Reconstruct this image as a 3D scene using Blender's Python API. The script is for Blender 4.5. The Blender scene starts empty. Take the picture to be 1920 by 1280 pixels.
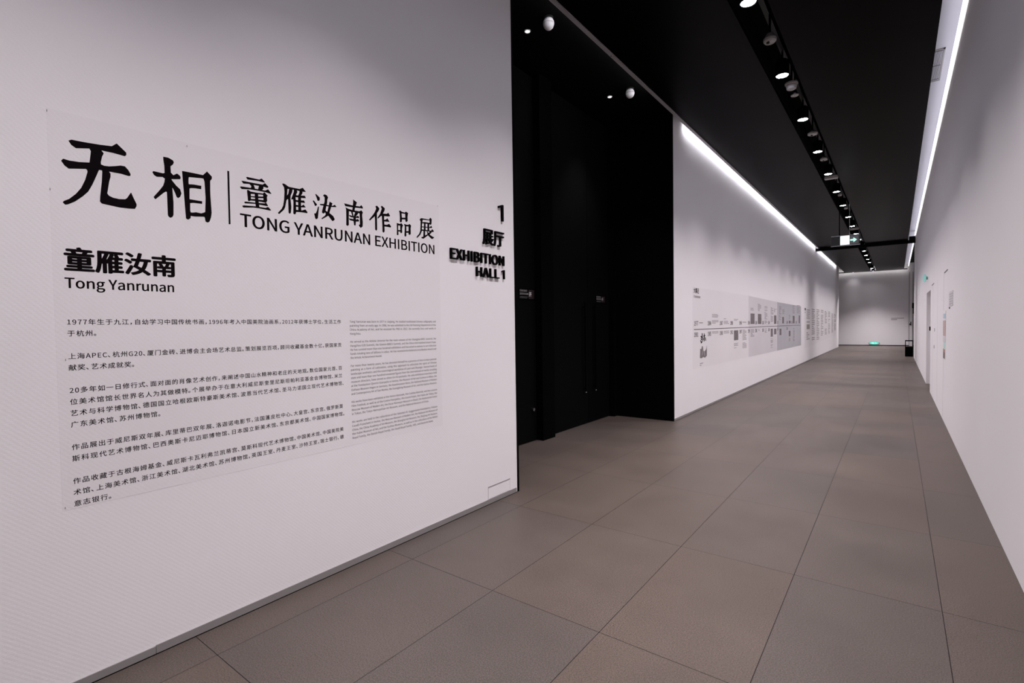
import bpy, bmesh, math, random
from mathutils import Vector, Matrix
random.seed(7)
S = bpy.context.scene
COL = S.collection

# ------------------------------------------------------------ camera, world, exposure
cam_data = bpy.data.cameras.new('camera')
cam_data.sensor_fit = 'HORIZONTAL'; cam_data.sensor_width = 36.0
cam_data.lens = 950.298 / 1920.0 * 36.0
cam_data.clip_start = 0.05; cam_data.clip_end = 200
cam = bpy.data.objects.new('camera', cam_data); COL.objects.link(cam)
YAW, PITCH, ROLL = -0.64927951, -0.02902266, -0.01450297
fw = Vector((math.sin(YAW)*math.cos(PITCH), math.cos(YAW)*math.cos(PITCH), math.sin(PITCH)))
r0 = fw.cross(Vector((0, 0, 1))).normalized(); u0 = r0.cross(fw)
rt = math.cos(ROLL)*r0 + math.sin(ROLL)*u0; up = -math.sin(ROLL)*r0 + math.cos(ROLL)*u0
M = Matrix((rt, up, -fw)).transposed().to_4x4(); M.translation = (0, 0, 1.5)
cam.matrix_world = M
S.camera = cam
w = bpy.data.worlds.new('world'); S.world = w; w.use_nodes = True
w.node_tree.nodes['Background'].inputs[0].default_value = (0.8, 0.8, 0.85, 1)
w.node_tree.nodes['Background'].inputs[1].default_value = 0.0
S.view_settings.view_transform = 'Standard'; S.view_settings.look = 'None'
S.view_settings.gamma = 1.0; S.view_settings.use_curve_mapping = False
S.view_settings.exposure = 0.0
S.cycles.max_bounces = 8; S.cycles.diffuse_bounces = 5; S.cycles.glossy_bounces = 4
S.cycles.sample_clamp_indirect = 4.0
SPOT_W = 410.0; BEAM_W = 380.0; SPOT_COL = (1.0, 0.935, 0.95); SPOT_DEG = 108; BEAM_DEG = 57
LED_L = 24.0; LED_R = 3.5; LED_E = 9.0

LW, RW, H = -2.739, 0.566, 4.6      # left wall, right wall, ceiling height
Y_BACK, Y_A0, Y_A1, Y_LEND, Y_END = -3.2, 3.655, 7.75, 35.6, 38.8

# ------------------------------------------------------------ materials
def mat(name, col, rough=0.6, metal=0.0, emit=0.0, ecol=None, vary=0.0, vscale=8.0, spec=0.5, bump=0.0, bscale=200.0, alpha=1.0):
    m = bpy.data.materials.new(name); m.use_nodes = True
    nt = m.node_tree; b = nt.nodes['Principled BSDF']
    b.inputs['Base Color'].default_value = (*col, 1); b.inputs['Roughness'].default_value = rough
    b.inputs['Metallic'].default_value = metal; b.inputs['Specular IOR Level'].default_value = spec
    b.inputs['Alpha'].default_value = alpha
    if emit:
        b.inputs['Emission Color'].default_value = (*(ecol or col), 1); b.inputs['Emission Strength'].default_value = emit
    tc = nt.nodes.new('ShaderNodeTexCoord')
    if vary:
        n = nt.nodes.new('ShaderNodeTexNoise'); n.inputs['Scale'].default_value = vscale; n.inputs['Detail'].default_value = 5
        nt.links.new(tc.outputs['Object'], n.inputs['Vector'])
        mx = nt.nodes.new('ShaderNodeMix'); mx.data_type = 'RGBA'
        mx.inputs['A'].default_value = (*[c*(1-vary) for c in col], 1)
        mx.inputs['B'].default_value = (*[min(1, c*(1+vary)) for c in col], 1)
        nt.links.new(n.outputs['Fac'], mx.inputs['Factor']); nt.links.new(mx.outputs['Result'], b.inputs['Base Color'])
    if bump:
        n2 = nt.nodes.new('ShaderNodeTexNoise'); n2.inputs['Scale'].default_value = bscale
        nt.links.new(tc.outputs['Object'], n2.inputs['Vector'])
        bp = nt.nodes.new('ShaderNodeBump'); bp.inputs['Strength'].default_value = bump; bp.inputs['Distance'].default_value = 0.002
        nt.links.new(n2.outputs['Fac'], bp.inputs['Height']); nt.links.new(bp.outputs['Normal'], b.inputs['Normal'])
    return m

def wall_mat(name, col):
    """painted woven wall covering: fine horizontal rib in the bump, faint mottling"""
    m = mat(name, col, 0.8, vary=0.012, vscale=1.3, spec=0.25)
    nt = m.node_tree; b = nt.nodes['Principled BSDF']; tc = nt.nodes['Texture Coordinate']
    mp = nt.nodes.new('ShaderNodeMapping'); mp.inputs['Scale'].default_value = (110, 110, 260)
    nt.links.new(tc.outputs['Object'], mp.inputs['Vector'])
    n = nt.nodes.new('ShaderNodeTexNoise'); n.inputs['Scale'].default_value = 1.0; n.inputs['Detail'].default_value = 2
    nt.links.new(mp.outputs['Vector'], n.inputs['Vector'])
    wv = nt.nodes.new('ShaderNodeTexWave'); wv.bands_direction = 'Z'; wv.inputs['Scale'].default_value = 40
    wv.inputs['Distortion'].default_value = 2.5; wv.inputs['Detail Scale'].default_value = 30
    nt.links.new(tc.outputs['Object'], wv.inputs['Vector'])
    wy = nt.nodes.new('ShaderNodeTexWave'); wy.bands_direction = 'DIAGONAL'; wy.inputs['Scale'].default_value = 30
    wy.inputs['Distortion'].default_value = 1.5; wy.inputs['Detail Scale'].default_value = 30
    nt.links.new(tc.outputs['Object'], wy.inputs['Vector'])
    wm = nt.nodes.new('ShaderNodeMath'); wm.operation = 'MULTIPLY'
    nt.links.new(wv.outputs['Fac'], wm.inputs[0]); nt.links.new(wy.outputs['Fac'], wm.inputs[1])
    ad = nt.nodes.new('ShaderNodeMath'); ad.operation = 'ADD'
    nt.links.new(n.outputs['Fac'], ad.inputs[0]); nt.links.new(wm.outputs[0], ad.inputs[1])
    bp = nt.nodes.new('ShaderNodeBump'); bp.inputs['Strength'].default_value = 0.16; bp.inputs['Distance'].default_value = 0.0015
    nt.links.new(ad.outputs[0], bp.inputs['Height']); nt.links.new(bp.outputs['Normal'], b.inputs['Normal'])
    return m

def floor_mat():
    m = bpy.data.materials.new('stone_tile'); m.use_nodes = True
    nt = m.node_tree; b = nt.nodes['Principled BSDF']; N = nt.nodes.new; L = nt.links.new
    tc = N('ShaderNodeTexCoord')
    mp = N('ShaderNodeMapping'); mp.inputs['Location'].default_value = (0.4776+0.674*10, -0.999+1.188*10, 0)
    L(tc.outputs['Object'], mp.inputs['Vector'])
    bk = N('ShaderNodeTexBrick'); bk.offset = 0.0; bk.squash = 1.0
    bk.inputs['Scale'].default_value = 1.0; bk.inputs['Brick Width'].default_value = 0.674; bk.inputs['Row Height'].default_value = 1.188
    bk.inputs['Mortar Size'].default_value = 0.0018; bk.inputs['Mortar Smooth'].default_value = 0.2
    bk.inputs['Color1'].default_value = (0.077, 0.0577, 0.0485, 1); bk.inputs['Color2'].default_value = (0.067, 0.055, 0.0498, 1)
    bk.inputs['Mortar'].default_value = (0.006, 0.005, 0.005, 1)
    L(mp.outputs['Vector'], bk.inputs['Vector'])
    n1 = N('ShaderNodeTexNoise'); n1.inputs['Scale'].default_value = 1.1; n1.inputs['Detail'].default_value = 6; n1.inputs['Roughness'].default_value = 0.6
    L(tc.outputs['Object'], n1.inputs['Vector'])
    r1 = N('ShaderNodeMapRange'); r1.inputs['From Min'].default_value = 0.3; r1.inputs['From Max'].default_value = 0.7
    r1.inputs['To Min'].default_value = 0.86; r1.inputs['To Max'].default_value = 1.12
    L(n1.outputs['Fac'], r1.inputs['Value'])
    n2 = N('ShaderNodeTexNoise'); n2.inputs['Scale'].default_value = 170; n2.inputs['Detail'].default_value = 4
    L(tc.outputs['Object'], n2.inputs['Vector'])
    r2 = N('ShaderNodeMapRange'); r2.inputs['From Min'].default_value = 0.3; r2.inputs['From Max'].default_value = 0.7
    r2.inputs['To Min'].default_value = 0.55; r2.inputs['To Max'].default_value = 1.45
    L(n2.outputs['Fac'], r2.inputs['Value'])
    mu = N('ShaderNodeMath'); mu.operation = 'MULTIPLY'; L(r1.outputs['Result'], mu.inputs[0]); L(r2.outputs['Result'], mu.inputs[1])
    mx = N('ShaderNodeMix'); mx.data_type = 'RGBA'; mx.blend_type = 'MULTIPLY'; mx.inputs['Factor'].default_value = 1.0
    L(bk.outputs['Color'], mx.inputs['A']); L(mu.outputs[0], mx.inputs['B']); L(mx.outputs['Result'], b.inputs['Base Color'])
    rr = N('ShaderNodeMapRange'); rr.inputs['To Min'].default_value = 0.36; rr.inputs['To Max'].default_value = 0.54
    L(n1.outputs['Fac'], rr.inputs['Value']); L(rr.outputs['Result'], b.inputs['Roughness'])
    sp = N('ShaderNodeMapRange'); sp.inputs['To Min'].default_value = 0.24; sp.inputs['To Max'].default_value = 0.13
    L(bk.outputs['Fac'], sp.inputs['Value']); L(sp.outputs['Result'], b.inputs['Specular IOR Level'])
    bp = N('ShaderNodeBump'); bp.inputs['Strength'].default_value = 0.35; bp.inputs['Distance'].default_value = 0.002
    sub = N('ShaderNodeMath'); sub.operation = 'SUBTRACT'; L(n2.outputs['Fac'], sub.inputs[0]); L(bk.outputs['Fac'], sub.inputs[1])
    L(sub.outputs[0], bp.inputs['Height']); L(bp.outputs['Normal'], b.inputs['Normal'])
    return m

WALL = wall_mat('white_wall_covering', (0.80, 0.775, 0.795))
FLOOR = floor_mat()
CEIL = mat('black_ceiling_panel', (0.0020, 0.0018, 0.0016), 0.32, vary=0.12, vscale=1.5, spec=0.016)
BLACK = mat('matt_black', (0.0019, 0.0019, 0.0019), 0.85, spec=0.02, vary=0.1)
DOORB = mat('black_door_panel', (0.0030, 0.0030, 0.0033), 0.7, spec=0.03, vary=0.1)
VOID = mat('black_slot', (0.004, 0.004, 0.004), 0.9, spec=0.05, vary=0.1)
INK = mat('black_vinyl', (0.004, 0.002, 0.003), 0.8, spec=0.05, vary=0.1)
LETTER = mat('black_acrylic', (0.002, 0.0016, 0.002), 0.6, spec=0.05, vary=0.1)
GREYT = mat('grey_print', (0.33, 0.30, 0.31), 0.7, vary=0.1)
DARKT = mat('dark_grey_print', (0.10, 0.085, 0.09), 0.7, vary=0.1)
FILM = wall_mat('clear_film', (0.775, 0.749, 0.768))
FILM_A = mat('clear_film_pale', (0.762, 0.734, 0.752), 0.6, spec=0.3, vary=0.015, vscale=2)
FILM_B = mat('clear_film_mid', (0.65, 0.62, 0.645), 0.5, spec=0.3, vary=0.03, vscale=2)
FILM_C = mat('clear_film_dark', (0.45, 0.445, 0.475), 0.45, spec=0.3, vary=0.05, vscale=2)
PHOTO = mat('printed_photograph', (0.17, 0.145, 0.15), 0.6, vary=0.45, vscale=14)
METAL = mat('grey_metal', (0.42, 0.41, 0.42), 0.4, metal=0.8, vary=0.05)
EDGE = mat('grey_edge_paint', (0.36, 0.35, 0.36), 0.5, vary=0.05)
BASEB = mat('grey_skirting', (0.23, 0.215, 0.215), 0.45, vary=0.05)
DARKM = mat('dark_metal', (0.02, 0.02, 0.02), 0.4, metal=0.5, vary=0.1)
CHROME = mat('satin_chrome', (0.5, 0.5, 0.5), 0.25, metal=1.0, vary=0.05)
WHITEP = mat('white_plastic', (0.78, 0.75, 0.76), 0.5, vary=0.02)
PALEF = mat('pale_grey_fitting', (0.42, 0.40, 0.39), 0.5, vary=0.06)
SOFFIT = mat('white_soffit_paint', (0.78, 0.77, 0.80), 0.8, vary=0.015, vscale=2)
LENS = mat('lit_lamp_lens', (1, 1, 1), 0.4, emit=85.0, ecol=(0.87, 0.92, 1.10), vary=0.01)
LEDM_L = mat('lit_led_left', (1, 1, 1), 0.5, emit=LED_L, ecol=(0.97, 0.97, 1.03), vary=0.01)
LEDM_R = mat('lit_led_right', (1, 1, 1), 0.5, emit=LED_R, ecol=(0.95, 0.94, 1.08), vary=0.01)
SMALLL = mat('lit_small_lens', (1, 1, 1), 0.5, emit=1.1, ecol=(1, 0.96, 0.96), vary=0.01)
LEDM_E2 = mat('lit_led_line', (1, 1, 1), 0.5, emit=1.15, ecol=(1, 0.965, 0.965), vary=0.01)
LEDM_E = mat('lit_led_end', (1, 1, 1), 0.5, emit=LED_E, ecol=(1, 0.97, 0.96), vary=0.01)
GREENL = mat('lit_green_sign', (0.05, 0.5, 0.38), 0.4, emit=0.75, ecol=(0.10, 0.72, 0.56), vary=0.02)
GREENP = mat('lit_pale_green', (0.5, 0.9, 0.8), 0.4, emit=1.0, ecol=(0.50, 0.97, 0.80), vary=0.02)
SIGNW = mat('lit_white_sign', (0.9, 1, 0.97), 0.4, emit=1.15, ecol=(0.88, 1.0, 0.97), vary=0.02)
GREENF = mat('green_sticker', (0.36, 0.85, 0.76), 0.5, vary=0.05)
RED = mat('red_print', (0.42, 0.20, 0.17), 0.6, vary=0.12, vscale=20)
DKRED = mat('dark_red_tile', (0.014, 0.003, 0.004), 0.6, vary=0.1)
NOTICEW = mat('notice_white_print', (0.33, 0.31, 0.32), 0.6, vary=0.1)
NOTICEG = mat('notice_grey_print', (0.14, 0.135, 0.135), 0.6, vary=0.1)
BROWN = mat('dark_brown_print', (0.14, 0.10, 0.095), 0.6, vary=0.2, vscale=20)
BLUE = mat('pale_blue_print', (0.45, 0.58, 0.66), 0.6, vary=0.1)
ACRYL = mat('smoked_acrylic', (0.06, 0.06, 0.06), 0.2, spec=0.6, alpha=0.55, vary=0.05)
CLEARA = mat('frosted_acrylic', (0.32, 0.30, 0.31), 0.25, spec=0.5, alpha=0.8, vary=0.05)

# ------------------------------------------------------------ object helpers
def origin(o):
    p = Vector((0, 0, 0))
    while o is not None:
        p = p + o.location; o = o.parent
    return p

def mesh_obj(name, verts, faces, m, parent=None, loc=None, smooth=False):
    """one mesh object; vertices are given in world metres"""
    base = Vector(loc) if loc is not None else Vector((0, 0, 0))
    po = origin(parent) if parent is not None else Vector((0, 0, 0))
    me = bpy.data.meshes.new(name)
    me.from_pydata([tuple(Vector(v) - base - po) if loc is None else tuple(Vector(v) - base) for v in verts], [], faces)
    me.materials.append(m); me.update()
    if smooth:
        for p in me.polygons: p.use_smooth = True
    o = bpy.data.objects.new(name, me); COL.objects.link(o)
    if parent is not None:
        o.parent = parent
        if loc is not None: o.location = base - po
    elif loc is not None: o.location = base
    return o

class MB:
    def __init__(self): self.v = []; self.f = []
    def box(self, x0, x1, y0, y1, z0, z1):
        n = len(self.v)
        self.v += [(x, y, z) for z in (z0, z1) for y in (y0, y1) for x in (x0, x1)]
        self.f += [tuple(n+i for i in q) for q in ((0, 2, 3, 1), (4, 5, 7, 6), (0, 1, 5, 4), (2, 6, 7, 3), (0, 4, 6, 2), (1, 3, 7, 5))]
        return self
    def lathe(self, c, prof, n=28, axis='z'):
        """closed solid of revolution: prof = [(radius, height)...]"""
        base = len(self.v); k = len(prof)
        for i in range(n):
            a = 2*math.pi*i/n
            for r, h in prof:
                if axis == 'z': self.v.append((c[0]+r*math.cos(a), c[1]+r*math.sin(a), c[2]+h))
                elif axis == 'y': self.v.append((c[0]+r*math.cos(a), c[1]+h, c[2]+r*math.sin(a)))
                else: self.v.append((c[0]+h, c[1]+r*math.cos(a), c[2]+r*math.sin(a)))
        for i in range(n):
            j = (i+1) % n
            for q in range(k-1):
                self.f.append((base+i*k+q, base+j*k+q, base+j*k+q+1, base+i*k+q+1))
        self.f.append(tuple(base+i*k for i in range(n))[::-1]); self.f.append(tuple(base+i*k+k-1 for i in range(n)))
        return self
    def cyl(self, c, r, h, n=24, axis='z'): return self.lathe(c, [(r, 0), (r, h)], n, axis)
    def poly_x(self, pts, x0, x1):
        """prism: polygon in (y,z) pushed from x0 to x1"""
        n = len(self.v); k = len(pts)
        self.v += [(x0, y, z) for y, z in pts] + [(x1, y, z) for y, z in pts]
        self.f += [tuple(range(n, n+k))[::-1], tuple(range(n+k, n+2*k))]
        self.f += [(n+i, n+(i+1) % k, n+k+(i+1) % k, n+k+i) for i in range(k)]
        return self
    def build(self, name, m, parent=None, loc=None, smooth=False, bevel=0.0):
        o = mesh_obj(name, self.v, self.f, m, parent, loc, smooth)
        bm = bmesh.new(); bm.from_mesh(o.data); bmesh.ops.recalc_face_normals(bm, faces=bm.faces)
        if bevel: bmesh.ops.bevel(bm, geom=bm.edges[:], offset=bevel, segments=2, affect='EDGES', clamp_overlap=True)
        bm.to_mesh(o.data); bm.free()
        return o

def tag(o, label, cat, group=None, kind=None):
    o['label'] = label; o['category'] = cat
    if group: o['group'] = group
    if kind: o['kind'] = kind
    return o
def thing(name, loc, label, cat, group=None):
    o = bpy.data.objects.new(name, None); COL.objects.link(o); o.location = loc; o.empty_display_size = 0.1
    return tag(o, label, cat, group)
def struct(o, label, cat): return tag(o, label, cat, kind='structure')
def copy_tree(o, loc):
    c = o.copy(); COL.objects.link(c); c.location = loc
    for ch in o.children:
        d = ch.copy(); COL.objects.link(d); d.parent = c
        for g in ch.children:
            e = g.copy(); COL.objects.link(e); e.parent = d
    return c

# ------------------------------------------------------------ room shell
struct(MB().box(-6.5, 2.4, Y_BACK-0.3, Y_END+0.3, -0.12, 0.0).build('floor', FLOOR), 'brown-grey large rectangular stone tile floor of the corridor', 'floor')
struct(MB().box(LW-1.25, LW, Y_BACK, Y_A0, 0, 5.0).build('wall_left_near', WALL), 'white near left wall carrying the big exhibition text', 'wall')
struct(MB().box(LW-0.22, LW, Y_A1, Y_LEND, 0, 5.0).build('wall_left_far', WALL), 'white left wall beyond the black doorway, carrying the timeline', 'wall')
m = MB(); m.box(RW, 1.0, Y_BACK, 13.8, 0, 4.98).box(RW, 1.0, 15.6, 26.6, 0, 4.98).box(RW, 1.0, 13.8, 15.6, 2.15, 4.98).box(1.0, 1.8, 26.3, 26.6, 0, 4.84)
m.box(0.86, 1.0, 13.8, 15.6, 0, 2.15)
struct(m.build('wall_right', WALL), 'long white right wall with a recessed doorway', 'wall')
struct(MB().box(1.8, 1.95, 26.3, Y_END, 0, 5.0).build('wall_right_far', WALL), 'white recessed right wall behind the black bin', 'wall')
struct(MB().box(-6.5, 1.95, Y_END, Y_END+0.2, 0, 5.0).build('wall_end', WALL), 'white end wall closing the corridor', 'wall')
struct(MB().box(-6.5, -6.35, Y_LEND-6, Y_END, 0, 5.0).build('wall_left_return', WALL), 'white wall of the side passage at the far left', 'wall')
struct(MB().box(-6.35, LW-0.22, Y_LEND-0.2, Y_LEND, 0, 5.0).build('wall_left_corner', WALL), 'white corner wall where the corridor turns left', 'wall')
struct(MB().box(LW-0.2, 1.0, Y_BACK-0.2, Y_BACK, 0, 5.0).build('wall_back', WALL), 'white wall behind the viewer', 'wall')
# black alcove
struct(MB().box(LW-1.2, LW+0.001, Y_A0, Y_A0+0.03, 0, 5.0).build('wall_alcove_near', BLACK), 'black lining on the near side of the doorway alcove', 'wall')
struct(MB().box(LW-1.2, LW+0.001, Y_A1-0.03, Y_A1, 0, 4.76).build('wall_alcove_far', BLACK), 'black side wall of the doorway alcove beside the white timeline wall', 'wall')
struct(MB().box(LW-1.35, LW-1.1, Y_A0, Y_A1, 0, 5.0).build('wall_alcove_back', BLACK), 'black back wall of the doorway alcove', 'wall')
struct(MB().box(LW-1.2, -2.60, Y_A0+0.03, Y_A1, 4.75, 4.8).build('ceiling_alcove', BLACK), 'black ceiling of the doorway alcove', 'ceiling')
struct(MB().box(-3.80, -3.68, 5.50, 5.79, 0, 4.75).box(-3.84, -3.69, 7.62, 7.72, 0, 4.75).build('trim_1', BLACK), 'black pillars framing the alcove doors', 'pillar')
# ceiling panels with the lamp slot between them
struct(MB().box(-2.62, -1.315, Y_BACK, Y_END-0.2, H, H+0.06).box(-1.005, 0.335, Y_BACK, Y_END-0.2, H, H+0.06).build('ceiling', CEIL), 'black corridor ceiling panels split by the lamp slot', 'ceiling')
struct(MB().box(-1.33, -0.99, Y_BACK, Y_END-0.2, H+0.34, H+0.38).box(-1.335, -1.315, Y_BACK, Y_END-0.2, H+0.06, H+0.34).box(-1.005, -0.985, Y_BACK, Y_END-0.2, H+0.06, H+0.34).build('ceiling_slot', VOID), 'black recess in the ceiling holding the lamp row', 'ceiling slot')
struct(MB().box(-6.5, 2.4, Y_BACK-0.2, Y_END+0.2, 5.0, 5.1).build('ceiling_upper', VOID), 'dark upper slab above the ceiling panels', 'ceiling')
struct(MB().box(-0.2, RW, Y_BACK, Y_END, 4.94, 4.98).build('ceiling_soffit', SOFFIT), 'white soffit strip between black ceiling and right wall', 'ceiling')
struct(MB().box(-2.645, -2.600, Y_BACK, Y_LEND, H-0.012, H+0.03).build('trim_2', EDGE), 'grey metal edge profile along the left side of the black ceiling', 'trim')
# skirting
m = MB().box(LW, LW+0.006, Y_BACK, 0.83, 0.006, 0.040).box(LW, LW+0.006, 0.832, 3.64, 0.006, 0.044)
struct(m.build('baseboard_left', BASEB), 'thin grey skirting at the foot of the near left wall', 'baseboard')
struct(MB().box(LW, LW+0.004, Y_BACK, 3.65, 0.0, 0.006).build('shadow_line_strip', VOID), 'black strip drawn for the shadow line under the near left skirting', 'trim')  # shade line below the skirting, put in as a black strip
struct(MB().box(LW, LW+0.006, Y_A1+0.01, Y_LEND, 0.004, 0.036).build('baseboard_left_far', BASEB), 'thin grey skirting under the timeline wall', 'baseboard')
struct(MB().box(-6.3, 1.8, Y_END-0.01, Y_END, 0.0, 0.045).build('baseboard_end', DARKM), 'dark skirting at the foot of the end wall', 'baseboard')
# ceiling cross beam at mid corridor
struct(MB().box(LW, 0.55, 24.80, 24.93, 4.485, H).box(0.36, 0.555, 24.72, 24.95, 4.49, 4.73).build('trim_4', VOID), 'black cross beam under the far ceiling with a box at its right end', 'beam')
# end-wall tall door and dark joints
struct(MB().box(0.605, 0.755, Y_END-0.02, Y_END-0.001, 0.0, 4.4).build('door_4', WHITEP), 'tall white door leaf at the far right corner', 'door')
struct(MB().box(0.588, 0.605, Y_END-0.03, Y_END, 0, 4.45).box(0.755, 0.775, Y_END-0.03, Y_END, 0, 4.45).build('trim_5', DARKM), 'dark upright frame joints of the far right door', 'trim')
d4 = bpy.data.objects['door_4']
MB().box(0.60, 0.70, Y_END-0.09, Y_END-0.02, 1.29, 1.34).box(0.66, 0.70, Y_END-0.05, Y_END-0.02, 1.24, 1.46).build('handle', BLACK, d4)
# right wall: recessed door and flush double door
d = MB().box(0.845, 0.86, 13.83, 15.57, 0.01, 2.13).build('door_5', WHITEP); struct(d, 'white door inside the recess of the right wall', 'door')
MB().box(0.80, 0.845, 13.95, 14.07, 1.0, 1.03).build('handle', DARKM, d)
m = MB()
for y0, y1 in ((12.945, 12.96), (10.055, 10.07), (11.495, 11.503)): m.box(RW-0.001, RW+0.004, y0, y1, 0.02, 2.21)
flush = struct(m.build('door_6', FILM_B), 'thin joint lines of a flush white double door in the right wall', 'door')

# ------------------------------------------------------------ cove lights
g = thing('cove_light', (-2.66, 21, 4.65), 'long hidden white light strip washing the top of the timeline wall', 'light strip')
MB().box(-2.668, -2.650, 4.0, 6.9, 4.632, 4.650).box(-2.668, -2.650, 8.2, 24.75, 4.632, 4.650).box(-2.668, -2.650, 25.25, 33.9, 4.632, 4.650).build('led_strip', LEDM_L, g)
MB().box(-2.650, -2.640, 4.0, 33.9, 4.615, 4.66).build('carrier', METAL, g)
g = thing('cove_light', (0.55, 19, 4.80), 'thin bright white light line along the top of the right wall', 'light strip')
for ya, yb in ((Y_BACK+0.1, 24.7), (24.98, 38.5)):
    MB().box(0.526, RW, ya, yb, 4.781, 4.790).build('upper_diffuser', LEDM_R, g)
    MB().box(0.528, RW, ya, yb, 4.768, 4.781).build('carrier', METAL, g)
    MB().box(0.526, RW, ya, yb, 4.760, 4.768).build('lower_diffuser', LEDM_E2, g)
g = thing('cove_light', (-1.1, Y_END-0.15, 4.65), 'white light strip along the top of the end wall', 'light strip')
MB().box(-4.0, 0.5, Y_END-0.17, Y_END-0.15, 4.632, 4.650).build('led_strip', LEDM_E, g)
MB().box(-4.0, 0.5, Y_END-0.185, Y_END-0.17, 4.60, 4.66).build('carrier', VOID, g)

# ------------------------------------------------------------ ceiling track and spotlights
tr = thing('lighting_track', (-1.16, 18, H+0.3), 'black lighting track running inside the ceiling slot', 'lighting track')
MB().box(-1.185, -1.135, Y_BACK, Y_END-0.3, H+0.29, H+0.34).build('rail', DARKM, tr)

lampd = bpy.data.lights.new('spot', 'SPOT'); lampd.energy = SPOT_W; lampd.color = SPOT_COL
lampd.spot_size = math.radians(SPOT_DEG); lampd.spot_blend = 1.0; lampd.shadow_soft_size = 0.06
beamd = lampd.copy(); beamd.name = 'beam'; beamd.energy = BEAM_W; beamd.spot_size = math.radians(BEAM_DEG)
def make_spot(x, y):
    t = thing('track_spotlight', (x, y, H), '', 'spotlight', 'spotlights in the ceiling row')
    MB().lathe((x, y, H), [(0.069, 0.003), (0.0705, -0.010), (0.076, -0.010), (0.079, 0.004), (0.079, 0.16), (0.05, 0.19), (0.02, 0.195)], 32).build('housing', BLACK, t)
    MB().lathe((x, y, H-0.002), [(0.0005, -0.003), (0.05, -0.003), (0.0685, -0.002), (0.0685, 0.004)], 32).build('lens', LENS, t)
    MB().cyl((x, y, H+0.19), 0.012, 0.11, 12).build('stem', BLACK, t)
    l = bpy.data.objects.new('bulb', lampd); COL.objects.link(l); l.parent = t; l.location = (0, 0, -0.02)
    l = bpy.data.objects.new('beam', beamd); COL.objects.link(l); l.parent = t; l.location = (0, 0, -0.02)
    return t
ORD = ['first', 'second', 'third', 'fourth', 'fifth', 'sixth', 'seventh', 'eighth', 'ninth', 'tenth', 'eleventh', 'twelfth', 'thirteenth', 'fourteenth', 'fifteenth', 'sixteenth', 'seventeenth', 'eighteenth']
ys = [5.38, 7.21, 8.95, 10.80, 12.55, 14.37, 16.17, 18.05, 19.85, 21.65, 25.35, 27.15, 28.98, 30.80, 32.65, 36.25, 38.15]
proto = make_spot(-1.16, ys[0])
where = ['cut by the top edge of the photo', 'below the dim round fixture', 'after the pale cone detector', 'ahead of the faint ring fixture', 'just in front of the pale grey box', 'past the pale grey box', 'above the left hanger of the exit sign', 'above the exit sign', 'over the arrow of the exit sign', 'touching the top of the exit sign', 'just behind the cross beam', 'second behind the cross beam', 'third behind the cross beam', 'fourth behind the cross beam', 'fifth behind the cross beam', 'second from the end wall', 'nearest the end wall']
for i, y in enumerate(ys):
    o = proto if i == 0 else copy_tree(proto, (-1.16, y, H))
    o['label'] = '%s lit ceiling spotlight from the front, %s' % (ORD[i], where[i])
for k, y in enumerate((3.58, 1.78, -0.02)):
    o = copy_tree(proto, (-1.16, y, H)); o['label'] = 'lit ceiling spotlight %s' % ['overhead just before the photo begins', 'overhead beside the big wall text', 'straight above the viewer'][k]
weak = lampd.copy(); narrow = beamd.copy(); narrow.energy = 90.0; narrow.spot_size = math.radians(42); dimlens = LENS.copy(); dimlens.name = 'dim_lamp_lens'; dimlens.node_tree.nodes['Principled BSDF'].inputs['Emission Strength'].default_value = 6.0; weak.energy = SPOT_W*0.04; pool = [o for o in bpy.data.objects if o.type == 'EMPTY' and o.name.startswith('track_spotlight') and abs(o.location.y-38.15) < 0.01]
o = make_spot(-2.19, 38.45); o['label'] = 'single lit spotlight set apart to the left, close to the end wall'
side = narrow.copy(); side.energy = 30.0
strong = lampd.copy(); strong.energy = 1500.0; strong.spot_size = math.radians(104)
for q in bpy.data.objects:
    if q.type == 'LIGHT' and q.name.startswith('bulb') and q.parent and abs(q.parent.location.y-36.25) < 0.01: q.data = strong
for q in pool + [o]:                       # the two lamps close to the end wall run dimmed
    for c in q.children:
        if c.type == 'LIGHT': c.data = weak if c.name.startswith('bulb') else (side if q is o else narrow)
        elif c.name.startswith('lens'): c.data = c.data.copy(); c.data.materials[0] = dimlens

# unlit fittings between the lamps
def fitting(kind, x, y, label, g=None):
    t = thing(kind, (x, y, H), label, {'smoke_detector': 'smoke detector', 'sprinkler': 'sprinkler', 'ceiling_fitting': 'ceiling fitting'}[kind], g)
    return t
t = fitting('ceiling_fitting', -1.13, 6.26, 'dim pale ring fitting with a small off-centre stub, between first two lamps')
MB().lathe((-1.13, 6.26, H), [(0.03, -0.012), (0.05, -0.02), (0.065, -0.004), (0.068, 0.02), (0.03, 0.08)], 24).build('body', PALEF, t)
MB().lathe((-1.145, 6.24, H-0.035), [(0.01, 0), (0.018, 0.004), (0.014, 0.03)], 12).build('stub', DARKM, t)
MB().cyl((-1.13, 6.26, H+0.08), 0.012, 0.21, 10).build('stem', BLACK, t)
t = fitting('smoke_detector', -1.11, 7.56, 'pale cone-shaped detector just past the second lit lamp')
MB().lathe((-1.11, 7.56, H), [(0.035, -0.07), (0.055, -0.06), (0.068, -0.01), (0.078, 0.0), (0.078, 0.018)], 28).build('body', PALEF, t)
MB().cyl((-1.11, 7.56, H+0.018), 0.012, 0.272, 10).build('stem', BLACK, t)
t = fitting('sprinkler', -1.125, 7.94, 'small flat pale disc behind the cone-shaped detector')
MB().lathe((-1.125, 7.94, H), [(0.045, -0.01), (0.05, 0.0), (0.02, 0.012), (0.015, 0.03)], 20).build('disc', PALEF, t)
MB().cyl((-1.125, 7.94, H+0.03), 0.01, 0.26, 10).build('stem', BLACK, t)
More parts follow.
